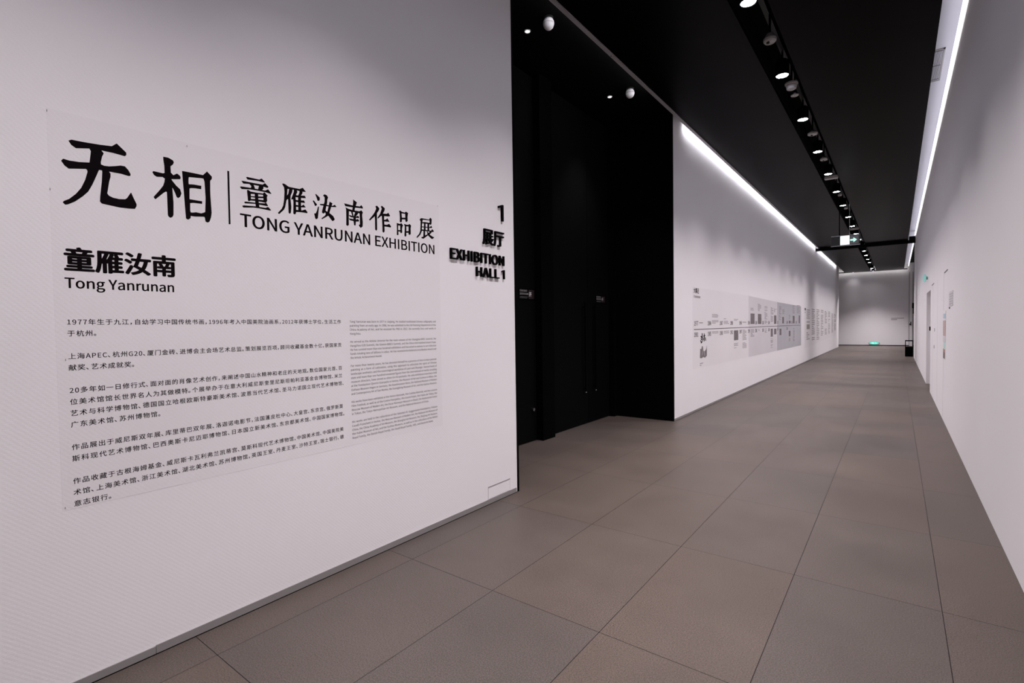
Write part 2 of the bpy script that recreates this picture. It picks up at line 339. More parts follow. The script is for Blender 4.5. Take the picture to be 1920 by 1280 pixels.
for y, sc, lab in ((9.77, 1.0, 'unlit round pale fitting between the third and fourth lamps'), (11.42, .9, 'unlit round pale fitting between the fourth and fifth lamps'), (14.87, .6, 'tiny unlit fitting just past the sixth lamp'), (16.70, .6, 'tiny unlit fitting just past the seventh lamp')):
    t = fitting('ceiling_fitting', -1.125, y, lab)
    MB().lathe((-1.125, y, H), [(0.05*sc, -0.012), (0.07*sc, -0.004), (0.075*sc, 0.02), (0.03*sc, 0.06)], 24).build('body', PALEF, t)
    MB().cyl((-1.135, y-0.01, H-0.03), 0.015*sc, 0.02, 10).build('stub', DARKM, t)
    MB().cyl((-1.125, y, H+0.06), 0.01, 0.23, 10).build('stem', BLACK, t)
for y, lab in ((13.02, 'flat pale grey box in the lamp slot after the fifth lamp'), (20.64, 'flat pale grey box in the lamp slot above the exit sign')):
    t = thing('ceiling_box', (-1.15, y, H), lab, 'ceiling box')
    MB().box(-1.27, -1.02, y-0.06, y+0.06, H-0.004, H+0.06).build('cover', PALEF, t, bevel=0.008)
    MB().cyl((-1.15, y, H+0.06), 0.012, 0.23, 10).build('stem', BLACK, t)

smalld = lampd.copy(); smalld.name = 'small_spot'; smalld.energy = 150; smalld.spot_size = math.radians(75)
# alcove ceiling fixtures
for (x, y, lab) in ((-2.94, 4.59, 'white round dome detector on the alcove ceiling, the nearer and larger one'), (-2.94, 6.64, 'white round dome detector on the alcove ceiling, the farther one by the timeline wall')):
    t = thing('dome_detector', (x, y, 4.75), lab, 'detector', 'dome detectors in the alcove')
    MB().lathe((x, y, 4.75), [(0.005, -0.128), (0.03, -0.122), (0.048, -0.105), (0.058, -0.08), (0.060, -0.066)], 28).build('lower_shell', WHITEP, t, smooth=True)
    MB().lathe((x, y, 4.75), [(0.0585, -0.066), (0.0585, -0.062)], 28).build('seam', PALEF, t)
    MB().lathe((x, y, 4.75), [(0.060, -0.062), (0.057, -0.045), (0.045, -0.022), (0.03, -0.014)], 28).build('upper_shell', WHITEP, t, smooth=True)
    MB().lathe((x, y, 4.75), [(0.03, -0.014), (0.05, -0.006), (0.05, 0.0)], 24).build('mount', DARKM, t)
for (x, y, lab) in ((-3.257, 4.654, 'small lit white disc downlight beside the nearer dome detector'), (-3.27, 6.69, 'small lit white disc downlight beside the farther dome detector')):
    t = thing('recessed_downlight', (x, y, 4.75), lab, 'downlight', 'small downlights in the alcove')
    MB().lathe((x, y, 4.75), [(0.027, -0.006), (0.034, -0.006), (0.036, 0.0)], 24).build('rim', WHITEP, t)
    MB().lathe((x, y, 4.75), [(0.001, -0.009), (0.027, -0.0085), (0.027, -0.003)], 24).build('lens', SMALLL, t)
    l = bpy.data.objects.new('bulb', smalld); COL.objects.link(l); l.parent = t; l.location = (0, 0, -0.02)
# screws in the metal edge profile
for y, lab in ((5.42, 'small bright screw on the ceiling edge, above the alcove'), (9.35, 'small bright screw on the ceiling edge, above the timeline wall')):
    o = MB().lathe((-2.622, y, H-0.012), [(0.006, -0.006), (0.011, -0.003), (0.011, 0.0)], 12).build('screw', CHROME, loc=(-2.622, y, H-0.012))
    tag(o, lab, 'screw', 'screws in the ceiling edge profile')

# ------------------------------------------------------------ alcove doors
def black_door(name, y0, y1, label, hy):
    d = MB().box(-3.835, -3.78, y0, y1, 0.008, 4.72).build(name, DOORB); struct(d, label, 'door')
    if hy is not None:
        h = MB().cyl((-3.735, hy, 0.50), 0.013, 1.35, 14).build('handle', BLACK, d)
        for z in (0.56, 1.78): MB().cyl((-3.78, hy, z), 0.009, 0.045, 10, 'x').build('bracket', BLACK, h)
        MB().lathe((-3.735, hy, 0.485), [(0.010, 0), (0.014, 0.006), (0.014, 0.02)], 12).build('end_cap', CHROME, h)
    return d
black_door('door_1', 3.70, 5.49, 'tall black door leaf left of the black pillar', None)
o = bpy.data.objects['door_1']
MB().cyl((-3.78, 5.40, 0.42), 0.02, 0.03, 14, 'x').build('lock', CHROME, o)
black_door('door_2', 5.80, 6.905, 'tall black door leaf right of the black pillar', 6.75)
black_door('door_3', 6.915, 7.615, 'tall black door leaf next to the far alcove corner', 7.07)

# ------------------------------------------------------------ lettering
GLY = {"'":[139,[55,242,84,242,92,335,93,386,45,386,46,335]],",":[139,[38,-95,62,-81,83,-64,98,-43,107,-18,111,10,109,28,104,43,96,54,85,61,72,63,61,62,52,57,44,51,39,42,38,31,39,20,44,11,51,5,61,0,71,-1,77,-1,74,-18,68,-33,57,-47,44,-59,27,-68]],"-":[174,[23,123,151,123,151,158,23,158]],".":[139,[70,-7,80,-5,89,0,96,7,101,17,103,28,101,40,96,49,89,57,80,61,70,63,59,61,50,57,43,49,38,40,37,28,38,17,43,7,50,0,59,-5]],"0":[278,[139,-7,178,1,209,24,233,62,248,115,253,185,248,253,233,306,209,343,178,366,139,373,100,366,69,343,45,306,30,253,25,185,30,115,45,62,69,24,100,1],[139,31,116,36,96,54,82,84,72,127,69,185,72,241,82,284,96,314,116,331,139,337,162,331,182,314,196,284,206,241,209,185,206,127,196,84,182,54,162,36]],"1":[278,[44,0,245,0,245,38,172,38,172,367,137,367,124,360,110,354,96,349,79,344,61,341,61,312,126,312,126,38,44,38]],"2":[278,[22,0,253,0,253,40,151,40,139,39,127,39,115,38,103,37,91,36,139,84,179,131,209,176,228,221,235,266,230,302,216,331,194,354,164,368,128,373,102,371,78,364,57,352,38,338,20,320,47,294,59,307,73,319,89,328,105,334,123,336,147,332,166,323,179,307,187,287,190,264,184,224,164,182,131,136,84,84,22,27]],"3":[278,[132,-7,169,-2,201,11,227,33,244,62,250,98,246,126,235,150,218,168,197,182,172,191,172,194,194,204,212,217,225,235,234,257,237,282,232,313,217,339,194,357,165,369,130,373,106,371,84,365,64,356,45,344,28,330,53,301,66,312,80,322,95,330,111,334,129,336,150,333,167,326,180,314,188,297,191,278,187,256,177,236,158,221,129,211,89,208,89,173,133,170,166,160,187,145,199,124,203,100,199,76,189,57,174,43,153,35,129,32,105,34,85,40,67,49,52,61,38,74,15,44,30,29,50,15,73,4,100,-4]],"4":[278,[170,0,213,0,213,101,262,101,262,138,213,138,213,367,163,367,10,131,10,101,170,101],[170,138,58,138,141,263,147,273,153,284,159,295,165,306,171,317,173,317,172,304,171,290,171,276,170,262,170,250]],"5":[278,[131,-7,167,-1,200,15,226,40,244,75,251,119,245,162,230,195,206,218,175,232,141,236,128,235,116,233,106,230,95,226,86,222,95,328,233,328,233,367,55,367,43,196,68,180,80,188,91,194,102,198,115,201,129,202,154,198,175,187,191,170,201,147,205,118,201,88,190,64,173,47,151,35,127,32,103,34,82,40,65,49,50,60,37,72,14,42,30,28,49,14,72,4,99,-4]],"6":[278,[151,-7,183,-1,212,15,235,40,251,73,256,113,251,154,238,186,217,209,188,223,154,228,137,226,119,220,102,211,86,199,71,184,77,243,90,286,111,315,136,331,166,336,179,334,191,331,203,325,214,317,224,308,250,336,236,348,221,358,204,366,185,371,164,373,122,366,85,345,55,307,35,251,28,175,34,110,51,59,77,23,111,1],[72,147,87,165,102,178,117,187,132,192,147,194,170,190,189,179,202,162,210,140,213,113,209,85,201,62,187,44,170,33,151,30,125,34,104,49,89,73,78,106]],"7":[278,[99,0,147,0,152,80,162,150,181,213,210,275,254,339,254,367,25,367,25,328,203,328,165,268,137,209,118,147,105,78]],"8":[278,[140,-7,178,-2,210,12,234,32,249,58,255,88,251,116,242,138,228,157,212,172,193,185,193,187,206,199,219,214,231,233,239,253,242,276,237,307,224,334,203,354,175,367,141,372,109,368,81,355,59,336,45,310,41,279,43,257,50,238,61,221,75,207,90,195,90,193,70,180,52,163,37,143,27,119,23,91,29,59,45,32,69,12,102,-2],[165,199,140,210,117,222,99,237,86,256,82,279,85,299,93,315,105,327,121,335,141,338,162,335,179,326,192,312,200,294,203,273,201,257,196,242,189,227,178,213],[141,28,116,31,94,40,78,54,67,73,64,95,66,115,73,134,83,151,97,165,114,178,144,165,171,152,192,136,206,116,211,90,208,69,198,52,184,39,164,30]],"9":[278,[118,-7,158,1,194,23,223,63,243,121,251,199,244,262,227,311,201,345,167,366,127,373,94,367,65,352,43,327,27,294,22,254,27,213,40,181,61,158,89,144,123,139,141,141,159,147,177,156,193,169,208,184,201,124,187,81,168,52,143,36,116,32,102,33,88,36,76,42,64,50,54,60,29,31,42,19,57,9,75,1,95,-5],[207,222,192,203,177,190,161,180,146,175,131,173,107,177,89,187,76,204,68,227,65,254,68,282,77,305,90,323,107,334,128,338,153,333,174,319,190,295,201,263]],"A":[304,[2,0,49,0,84,112,218,112,253,0,302,0,178,367,126,367],[96,149,114,205,121,230,129,254,136,279,143,304,150,329,152,329,159,304,166,279,174,254,181,230,189,205,207,149]],"B":[329,[51,0,167,0,213,4,251,17,281,39,299,69,306,108,302,135,292,157,277,175,256,187,232,195,232,198,250,206,265,220,276,236,283,256,285,277,279,311,262,336,235,354,201,363,159,367,51,367],[97,211,97,330,153,330,184,328,208,322,226,310,236,294,240,271,236,250,226,234,209,221,184,214,151,211],[97,37,97,175,161,175,196,173,224,165,244,152,256,133,261,109,256,83,243,62,223,48,195,40,161,37]],"C":[319,[189,-7,216,-4,240,2,263,13,283,28,301,46,276,76,261,61,246,50,229,41,211,36,191,34,152,41,120,60,96,92,82,133,77,185,82,235,97,276,122,307,153,326,192,333,210,331,226,326,241,319,255,309,267,298,292,328,278,342,260,354,240,364,217,371,192,373,139,365,94,340,59,301,37,248,29,183,37,118,59,65,93,26,137,2]],"D":[344,[51,0,144,0,204,8,252,32,286,69,307,121,315,185,307,248,286,299,251,336,203,359,142,367,51,367],[97,38,97,329,138,329,185,323,221,305,247,276,262,235,267,185,262,134,247,93,221,63,185,44,138,38]],"E":[295,[51,0,267,0,267,40,97,40,97,173,236,173,236,213,97,213,97,328,262,328,262,367,51,367]],"F":[276,[51,0,97,0,97,165,237,165,237,204,97,204,97,328,262,328,262,367,51,367]],"G":[345,[195,-7,223,-4,249,1,272,10,291,22,308,36,308,190,187,190,187,152,265,152,265,56,255,48,243,42,229,38,214,35,199,34,156,41,122,60,97,92,82,133,77,185,82,235,98,276,124,307,157,326,199,333,219,331,237,326,252,318,266,309,278,298,303,328,288,341,271,353,250,363,226,370,197,373,142,365,96,340,60,301,37,248,29,183,37,118,59,65,95,26,140,2]],"H":[364,[51,0,97,0,97,173,268,173,268,0,314,0,314,367,268,367,268,213,97,213,97,367,51,367]],"I":[147,[51,0,97,0,97,367,51,367]],"J":[268,[119,-7,156,-1,185,15,205,40,216,71,220,108,220,367,173,367,173,112,171,83,164,61,152,45,135,37,114,34,99,35,85,40,72,48,61,60,51,76,18,52,32,31,49,15,69,3,92,-4]],"K":[323,[51,0,97,0,97,116,160,191,270,0,321,0,189,228,304,367,251,367,98,183,97,183,97,367,51,367]],"L":[272,[51,0,257,0,257,40,97,40,97,367,51,367]],"M":[406,[51,0,92,0,92,203,92,223,91,245,89,268,88,291,86,311,88,311,118,228,187,37,218,37,287,228,317,311,319,311,317,291,315,268,314,245,313,223,313,203,313,0,356,0,356,367,300,367,230,171,225,155,220,140,215,125,210,109,205,94,203,94,197,109,192,125,187,140,182,155,176,171,106,367,51,367]],"N":[362,[51,0,94,0,94,193,94,216,93,239,91,262,90,285,89,307,91,307,130,232,264,0,311,0,311,367,267,367,267,176,267,153,268,129,270,106,272,82,274,60,271,60,232,136,98,367,51,367]],"O":[371,[186,-7,237,2,280,27,313,67,335,120,342,185,335,249,313,302,280,340,237,365,186,373,134,365,91,340,58,302,36,249,29,185,36,120,58,67,91,27,134,2],[186,34,149,41,119,61,96,92,82,134,77,185,82,235,96,276,119,307,149,326,186,333,222,326,252,307,275,276,290,235,295,185,290,134,275,92,252,61,222,41]],"P":[317,[51,0,97,0,97,146,157,146,202,150,239,163,268,186,286,217,292,259,286,301,267,331,239,352,201,363,155,367,51,367],[97,184,97,329,149,329,184,327,211,320,230,307,242,287,246,259,242,231,231,210,212,195,186,186,151,184]],"Q":[371,[186,32,149,39,119,59,96,90,82,133,77,185,82,235,96,276,119,307,149,326,186,333,222,326,252,307,275,276,290,235,295,185,290,133,275,90,252,59,222,39],[298,-92,310,-92,322,-90,333,-89,342,-86,350,-84,341,-48,335,-50,328,-51,320,-52,312,-53,303,-54,280,-52,259,-46,240,-36,224,-22,213,-5,256,10,292,37,319,76,336,126,342,185,335,249,313,302,280,340,237,365,186,373,134,365,91,340,58,302,36,249,29,185,35,125,53,75,81,35,118,9,163,-5,178,-33,200,-57,227,-76,260,-88]],"R":[318,[97,193,97,329,158,329,189,327,214,320,232,308,243,289,247,264,243,238,232,218,214,204,189,195,158,193],[252,0,304,0,211,161,238,170,261,186,278,206,289,232,293,264,287,304,269,333,242,352,207,363,165,367,51,367,51,0,97,0,97,156,163,156]],"S":[298,[152,-7,194,-1,229,13,255,36,271,64,277,98,273,127,262,150,246,169,225,183,201,196,149,218,132,226,115,234,101,246,92,260,88,280,91,297,100,312,114,323,133,330,157,333,176,331,194,327,211,320,226,310,240,299,264,328,247,343,228,355,206,365,182,371,157,373,119,368,87,355,63,335,47,308,41,276,45,247,57,224,75,206,95,192,116,182,168,159,188,150,205,140,218,129,226,113,230,94,226,74,216,57,201,45,179,37,153,34,130,36,108,42,87,52,68,64,52,80,24,48,44,29,68,14,94,3,122,-4]],"T":[300,[127,0,173,0,173,328,284,328,284,367,16,367,16,328,127,328]],"U":[361,[181,-7,223,-1,259,15,287,45,305,90,312,151,312,367,268,367,268,150,263,104,251,71,232,49,208,38,181,34,153,38,130,49,111,71,99,104,95,150,95,367,49,367,49,151,55,90,74,45,102,15,138,-1]],"V":[288,[118,0,171,0,288,367,241,367,182,168,174,143,168,119,161,96,154,72,146,47,144,47,136,72,129,96,123,119,116,143,109,168,49,367,1,367]],"X":[287,[9,0,58,0,110,99,116,110,121,121,127,133,133,145,140,159,142,159,148,145,155,133,161,121,167,110,173,99,228,0,279,0,171,187,271,367,223,367,174,273,168,263,163,253,158,242,153,231,148,219,146,219,139,231,133,242,127,253,122,263,117,273,67,367,16,367,116,190]],"Y":[266,[110,0,156,0,156,142,266,367,218,367,171,263,164,247,157,231,149,215,142,199,134,183,132,183,124,199,117,215,110,231,103,247,96,263,49,367,-1,367,110,142]],"Z":[302,[25,0,278,0,278,40,82,40,276,339,276,367,43,367,43,328,219,328,25,28]],"a":[282,[109,-7,128,-5,147,1,165,9,182,20,199,33,200,33,204,0,242,0,242,167,238,205,228,235,209,259,183,273,148,279,122,276,98,271,76,262,57,253,41,243,59,212,72,220,87,228,104,234,121,239,140,241,163,237,179,226,189,211,194,193,196,172,134,162,87,148,55,128,36,102,30,71,33,44,44,22,61,6,83,-3],[122,31,106,32,93,37,83,45,76,57,74,74,77,93,90,110,113,123,148,134,196,142,196,66,181,53,166,43,151,36,137,32]],"b":[309,[166,-7,202,0,234,18,260,48,277,89,284,140,279,187,266,225,244,254,214,272,176,279,157,277,139,271,122,263,106,253,90,241,92,289,92,398,46,398,46,0,83,0,87,28,89,28,103,16,119,7,134,-1,150,-5],[158,32,146,33,134,36,120,41,106,49,92,60,92,203,107,216,122,226,136,234,150,238,164,240,191,235,212,222,226,201,234,173,236,140,232,103,222,73,205,51,183,37]],"c":[255,[153,-7,172,-5,191,-1,209,6,226,16,241,28,221,59,210,50,198,43,185,37,172,33,157,32,129,36,106,50,88,72,77,101,73,136,77,170,89,199,107,221,131,235,159,240,171,239,182,236,193,231,203,224,213,217,236,247,223,256,210,265,194,272,177,277,157,279,116,272,80,254,52,225,33,185,26,136,32,86,50,47,77,18,112,0]],"d":[310,[139,-7,158,-5,176,1,192,9,207,20,221,32,223,32,227,0,264,0,264,398,218,398,218,294,221,247,206,258,192,267,178,273,162,277,144,279,108,272,76,254,50,224,33,184,27,136,32,86,46,46,70,17,101,0],[149,32,122,37,102,50,86,71,77,100,74,136,77,171,89,199,106,221,127,235,152,240,165,239,178,236,192,230,205,222,218,212,218,69,205,56,191,45,177,38,163,33]],"e":[277,[156,-7,177,-5,196,-1,214,5,230,12,245,21,229,52,217,44,204,38,190,34,176,31,161,30,132,34,108,47,89,67,77,93,71,125,254,125,255,129,255,134,256,140,256,145,256,151,251,194,238,229,216,256,185,273,148,279,111,272,78,254,51,224,33,184,26,136,33,86,51,47,79,18,115,0],[71,158,77,187,89,211,106,228,126,238,149,242,172,238,191,228,204,211,213,187,216,158]],"f":[163,[17,235,54,235,54,0,99,0,99,235,157,235,157,272,99,272,99,315,101,334,105,348,113,359,124,366,138,368,143,368,149,367,156,365,162,363,168,361,178,396,170,399,161,401,152,403,143,404,133,405,104,400,81,389,66,370,57,345,54,315,54,272,17,269]],"g":[282,[138,-125,184,-120,222,-106,251,-86,269,-60,275,-31,271,-7,260,11,241,24,214,31,181,34,127,34,108,35,95,39,86,45,81,53,80,63,80,71,83,78,87,85,91,90,97,96,105,92,113,90,121,88,129,86,137,86,169,90,196,103,218,122,232,148,237,181,235,194,233,207,228,218,222,228,215,237,270,237,270,272,176,272,169,274,162,276,155,277,146,278,137,279,106,274,78,261,56,241,41,214,36,182,37,163,43,146,51,131,60,118,71,109,71,107,62,100,54,91,47,81,43,69,41,56,42,44,46,33,51,25,58,17,66,12,66,9,52,-1,40,-13,32,-25,27,-39,26,-53,31,-78,46,-98,70,-113,101,-122],[137,117,119,120,103,128,91,142,83,160,80,182,82,203,91,221,103,234,119,242,137,245,156,242,171,234,184,221,192,203,195,182,192,160,184,142,171,128,155,120],[144,-94,117,-91,95,-85,79,-75,69,-62,66,-46,66,-37,70,-27,75,-18,83,-9,93,0,100,-2,108,-3,115,-3,122,-4,128,-4,175,-4,195,-5,210,-9,221,-15,228,-25,230,-39,226,-55,215,-70,197,-82,173,-90]],"h":[304,[46,0,92,0,92,197,107,212,122,223,136,232,150,237,166,239,185,236,200,228,210,214,216,193,218,166,218,0,263,0,263,172,260,210,250,239,234,261,211,274,180,279,159,276,140,270,122,260,105,247,90,233,92,289,92,398,46,398]],"i":[138,[46,0,92,0,92,272,46,272],[69,328,79,329,88,333,94,339,98,348,100,358,98,368,94,376,88,382,79,386,69,388,59,386,51,382,44,376,40,368,39,358,40,348,44,339,51,333,59,329]],"j":[138,[18,-121,46,-117,67,-105,81,-87,89,-62,92,-31,92,272,47,272,47,-31,46,-49,42,-64,36,-75,27,-82,13,-85,7,-84,2,-83,-4,-82,-9,-81,-13,-80,-22,-114,-16,-116,-9,-118,-1,-120,8,-121],[69,328,79,329,87,333,94,339,98,348,100,358,98,368,94,376,87,382,79,386,69,388,59,386,50,382,44,376,40,368,39,358,40,348,44,339,50,333,59,329]],"k":[276,[46,0,91,0,91,72,142,131,222,0,271,0,169,162,259,272,208,272,93,129,91,129,91,398,46,398]],"l":[142,[94,-7,101,-6,107,-6,112,-5,116,-4,121,-3,114,33,111,32,109,32,107,32,106,32,105,32,101,32,97,34,94,38,93,44,92,51,92,398,46,398,46,54,48,33,53,16,62,4,76,-4]],"m":[463,[46,0,92,0,92,197,107,212,121,224,134,232,147,237,160,239,179,236,193,228,203,214,209,193,211,166,211,0,256,0,256,197,271,212,285,224,299,232,312,237,325,239,343,236,357,228,367,214,373,193,375,166,375,0,421,0,421,172,417,210,408,239,391,261,368,274,339,279,319,276,301,269,283,258,266,244,249,227,241,244,229,259,215,269,196,276,174,279,155,276,137,270,120,260,104,247,89,232,88,232,84,272,46,272]],"n":[305,[46,0,92,0,92,197,107,212,122,223,136,232,150,237,166,239,185,236,200,228,210,214,216,193,218,166,218,0,263,0,263,172,260,210,250,239,234,261,211,274,180,279,159,276,139,270,121,260,105,247,89,232,88,232,84,272,46,272]],"o":[303,[152,-7,190,0,224,18,252,47,270,86,277,136,270,185,252,225,224,254,190,272,152,279,113,272,79,254,51,225,33,185,26,136,33,86,51,47,79,18,113,0],[152,32,125,36,104,50,87,72,77,101,73,136,77,170,87,199,104,221,125,235,152,240,178,235,200,221,216,199,227,170,231,136,227,101,216,72,200,50,178,36]],"p":[310,[46,-115,92,-115,92,-23,91,25,105,14,120,5,136,-1,151,-5,166,-7,202,0,234,18,260,48,277,89,284,140,279,187,266,225,244,254,214,272,176,279,157,276,139,271,121,262,104,252,89,240,88,240,84,272,46,272],[158,32,147,33,134,36,120,41,106,49,92,60,92,203,107,216,122,226,136,234,150,238,164,240,191,235,212,222,226,201,234,173,236,140,232,103,222,73,205,51,183,37]],"r":[194,[46,0,92,0,92,175,104,199,117,217,132,229,146,235,160,238,166,237,172,237,177,236,181,235,187,233,195,273,190,275,185,277,179,278,173,278,166,279,148,276,131,269,116,257,101,241,89,222,88,222,84,272,46,272]],"s":[234,[117,-7,152,-2,179,9,199,27,211,49,216,74,211,101,198,121,179,136,157,147,133,157,115,163,99,171,86,179,78,190,75,204,76,216,82,227,92,235,107,241,125,243,139,242,152,238,164,233,175,227,187,219,209,248,195,257,180,266,163,272,144,277,125,279,92,275,66,264,47,247,35,226,31,202,36,177,48,158,66,143,87,132,110,123,128,116,145,108,159,98,168,86,172,72,170,58,164,46,153,37,138,31,119,29,100,31,83,35,67,42,52,51,38,62,16,31,33,19,51,9,72,1,94,-5]],"t":[189,[131,-7,141,-6,152,-4,162,-2,172,1,182,4,173,38,167,36,161,34,154,32,148,31,142,31,125,33,113,39,105,50,101,64,100,83,100,235,174,235,174,272,100,272,100,348,62,348,57,272,14,269,14,235,54,235,54,84,56,54,65,29,79,10,101,-2]],"u":[304,[126,-7,147,-4,166,2,183,13,199,26,215,43,217,43,220,0,258,0,258,272,213,272,213,79,198,62,183,49,169,40,155,35,139,33,120,36,105,44,96,58,90,78,88,105,88,272,42,272,42,100,45,62,55,32,71,11,95,-2]],"v":[261,[105,0,158,0,254,272,209,272,158,117,153,101,148,85,142,69,137,53,133,37,130,37,125,53,120,69,115,85,110,101,105,117,54,272,7,272]],"w":[401,[89,0,142,0,181,146,185,161,188,177,192,192,195,208,199,225,202,225,205,208,209,193,212,177,216,162,220,147,259,0,315,0,388,272,344,272,305,115,301,99,298,84,294,69,291,54,288,39,286,39,282,54,278,69,274,84,270,99,267,115,224,272,180,272,137,115,133,99,129,84,126,69,122,54,119,39,117,39,113,54,110,69,107,84,104,99,101,115,60,272,14,272]],"x":[249,[8,0,56,0,92,64,98,73,103,83,108,93,114,103,120,112,122,112,128,103,134,93,140,83,146,73,152,64,192,0,242,0,152,137,235,272,187,272,154,212,149,203,144,194,139,185,134,176,130,167,127,167,122,176,116,185,111,194,105,203,101,212,64,272,15,272,97,142]],"y":[261,[51,-117,80,-112,104,-99,124,-79,139,-53,152,-23,254,272,210,272,161,121,156,106,152,91,147,75,143,59,139,44,136,44,130,59,125,75,119,91,114,106,109,121,54,272,7,272,116,-1,110,-21,102,-40,92,-56,80,-69,65,-77,49,-80,44,-79,39,-78,35,-77,31,-76,28,-75,19,-112,24,-113,30,-115,36,-116,43,-117]],"z":[238,[18,0,223,0,223,37,75,37,219,247,219,272,33,272,33,235,161,235,18,25]]}
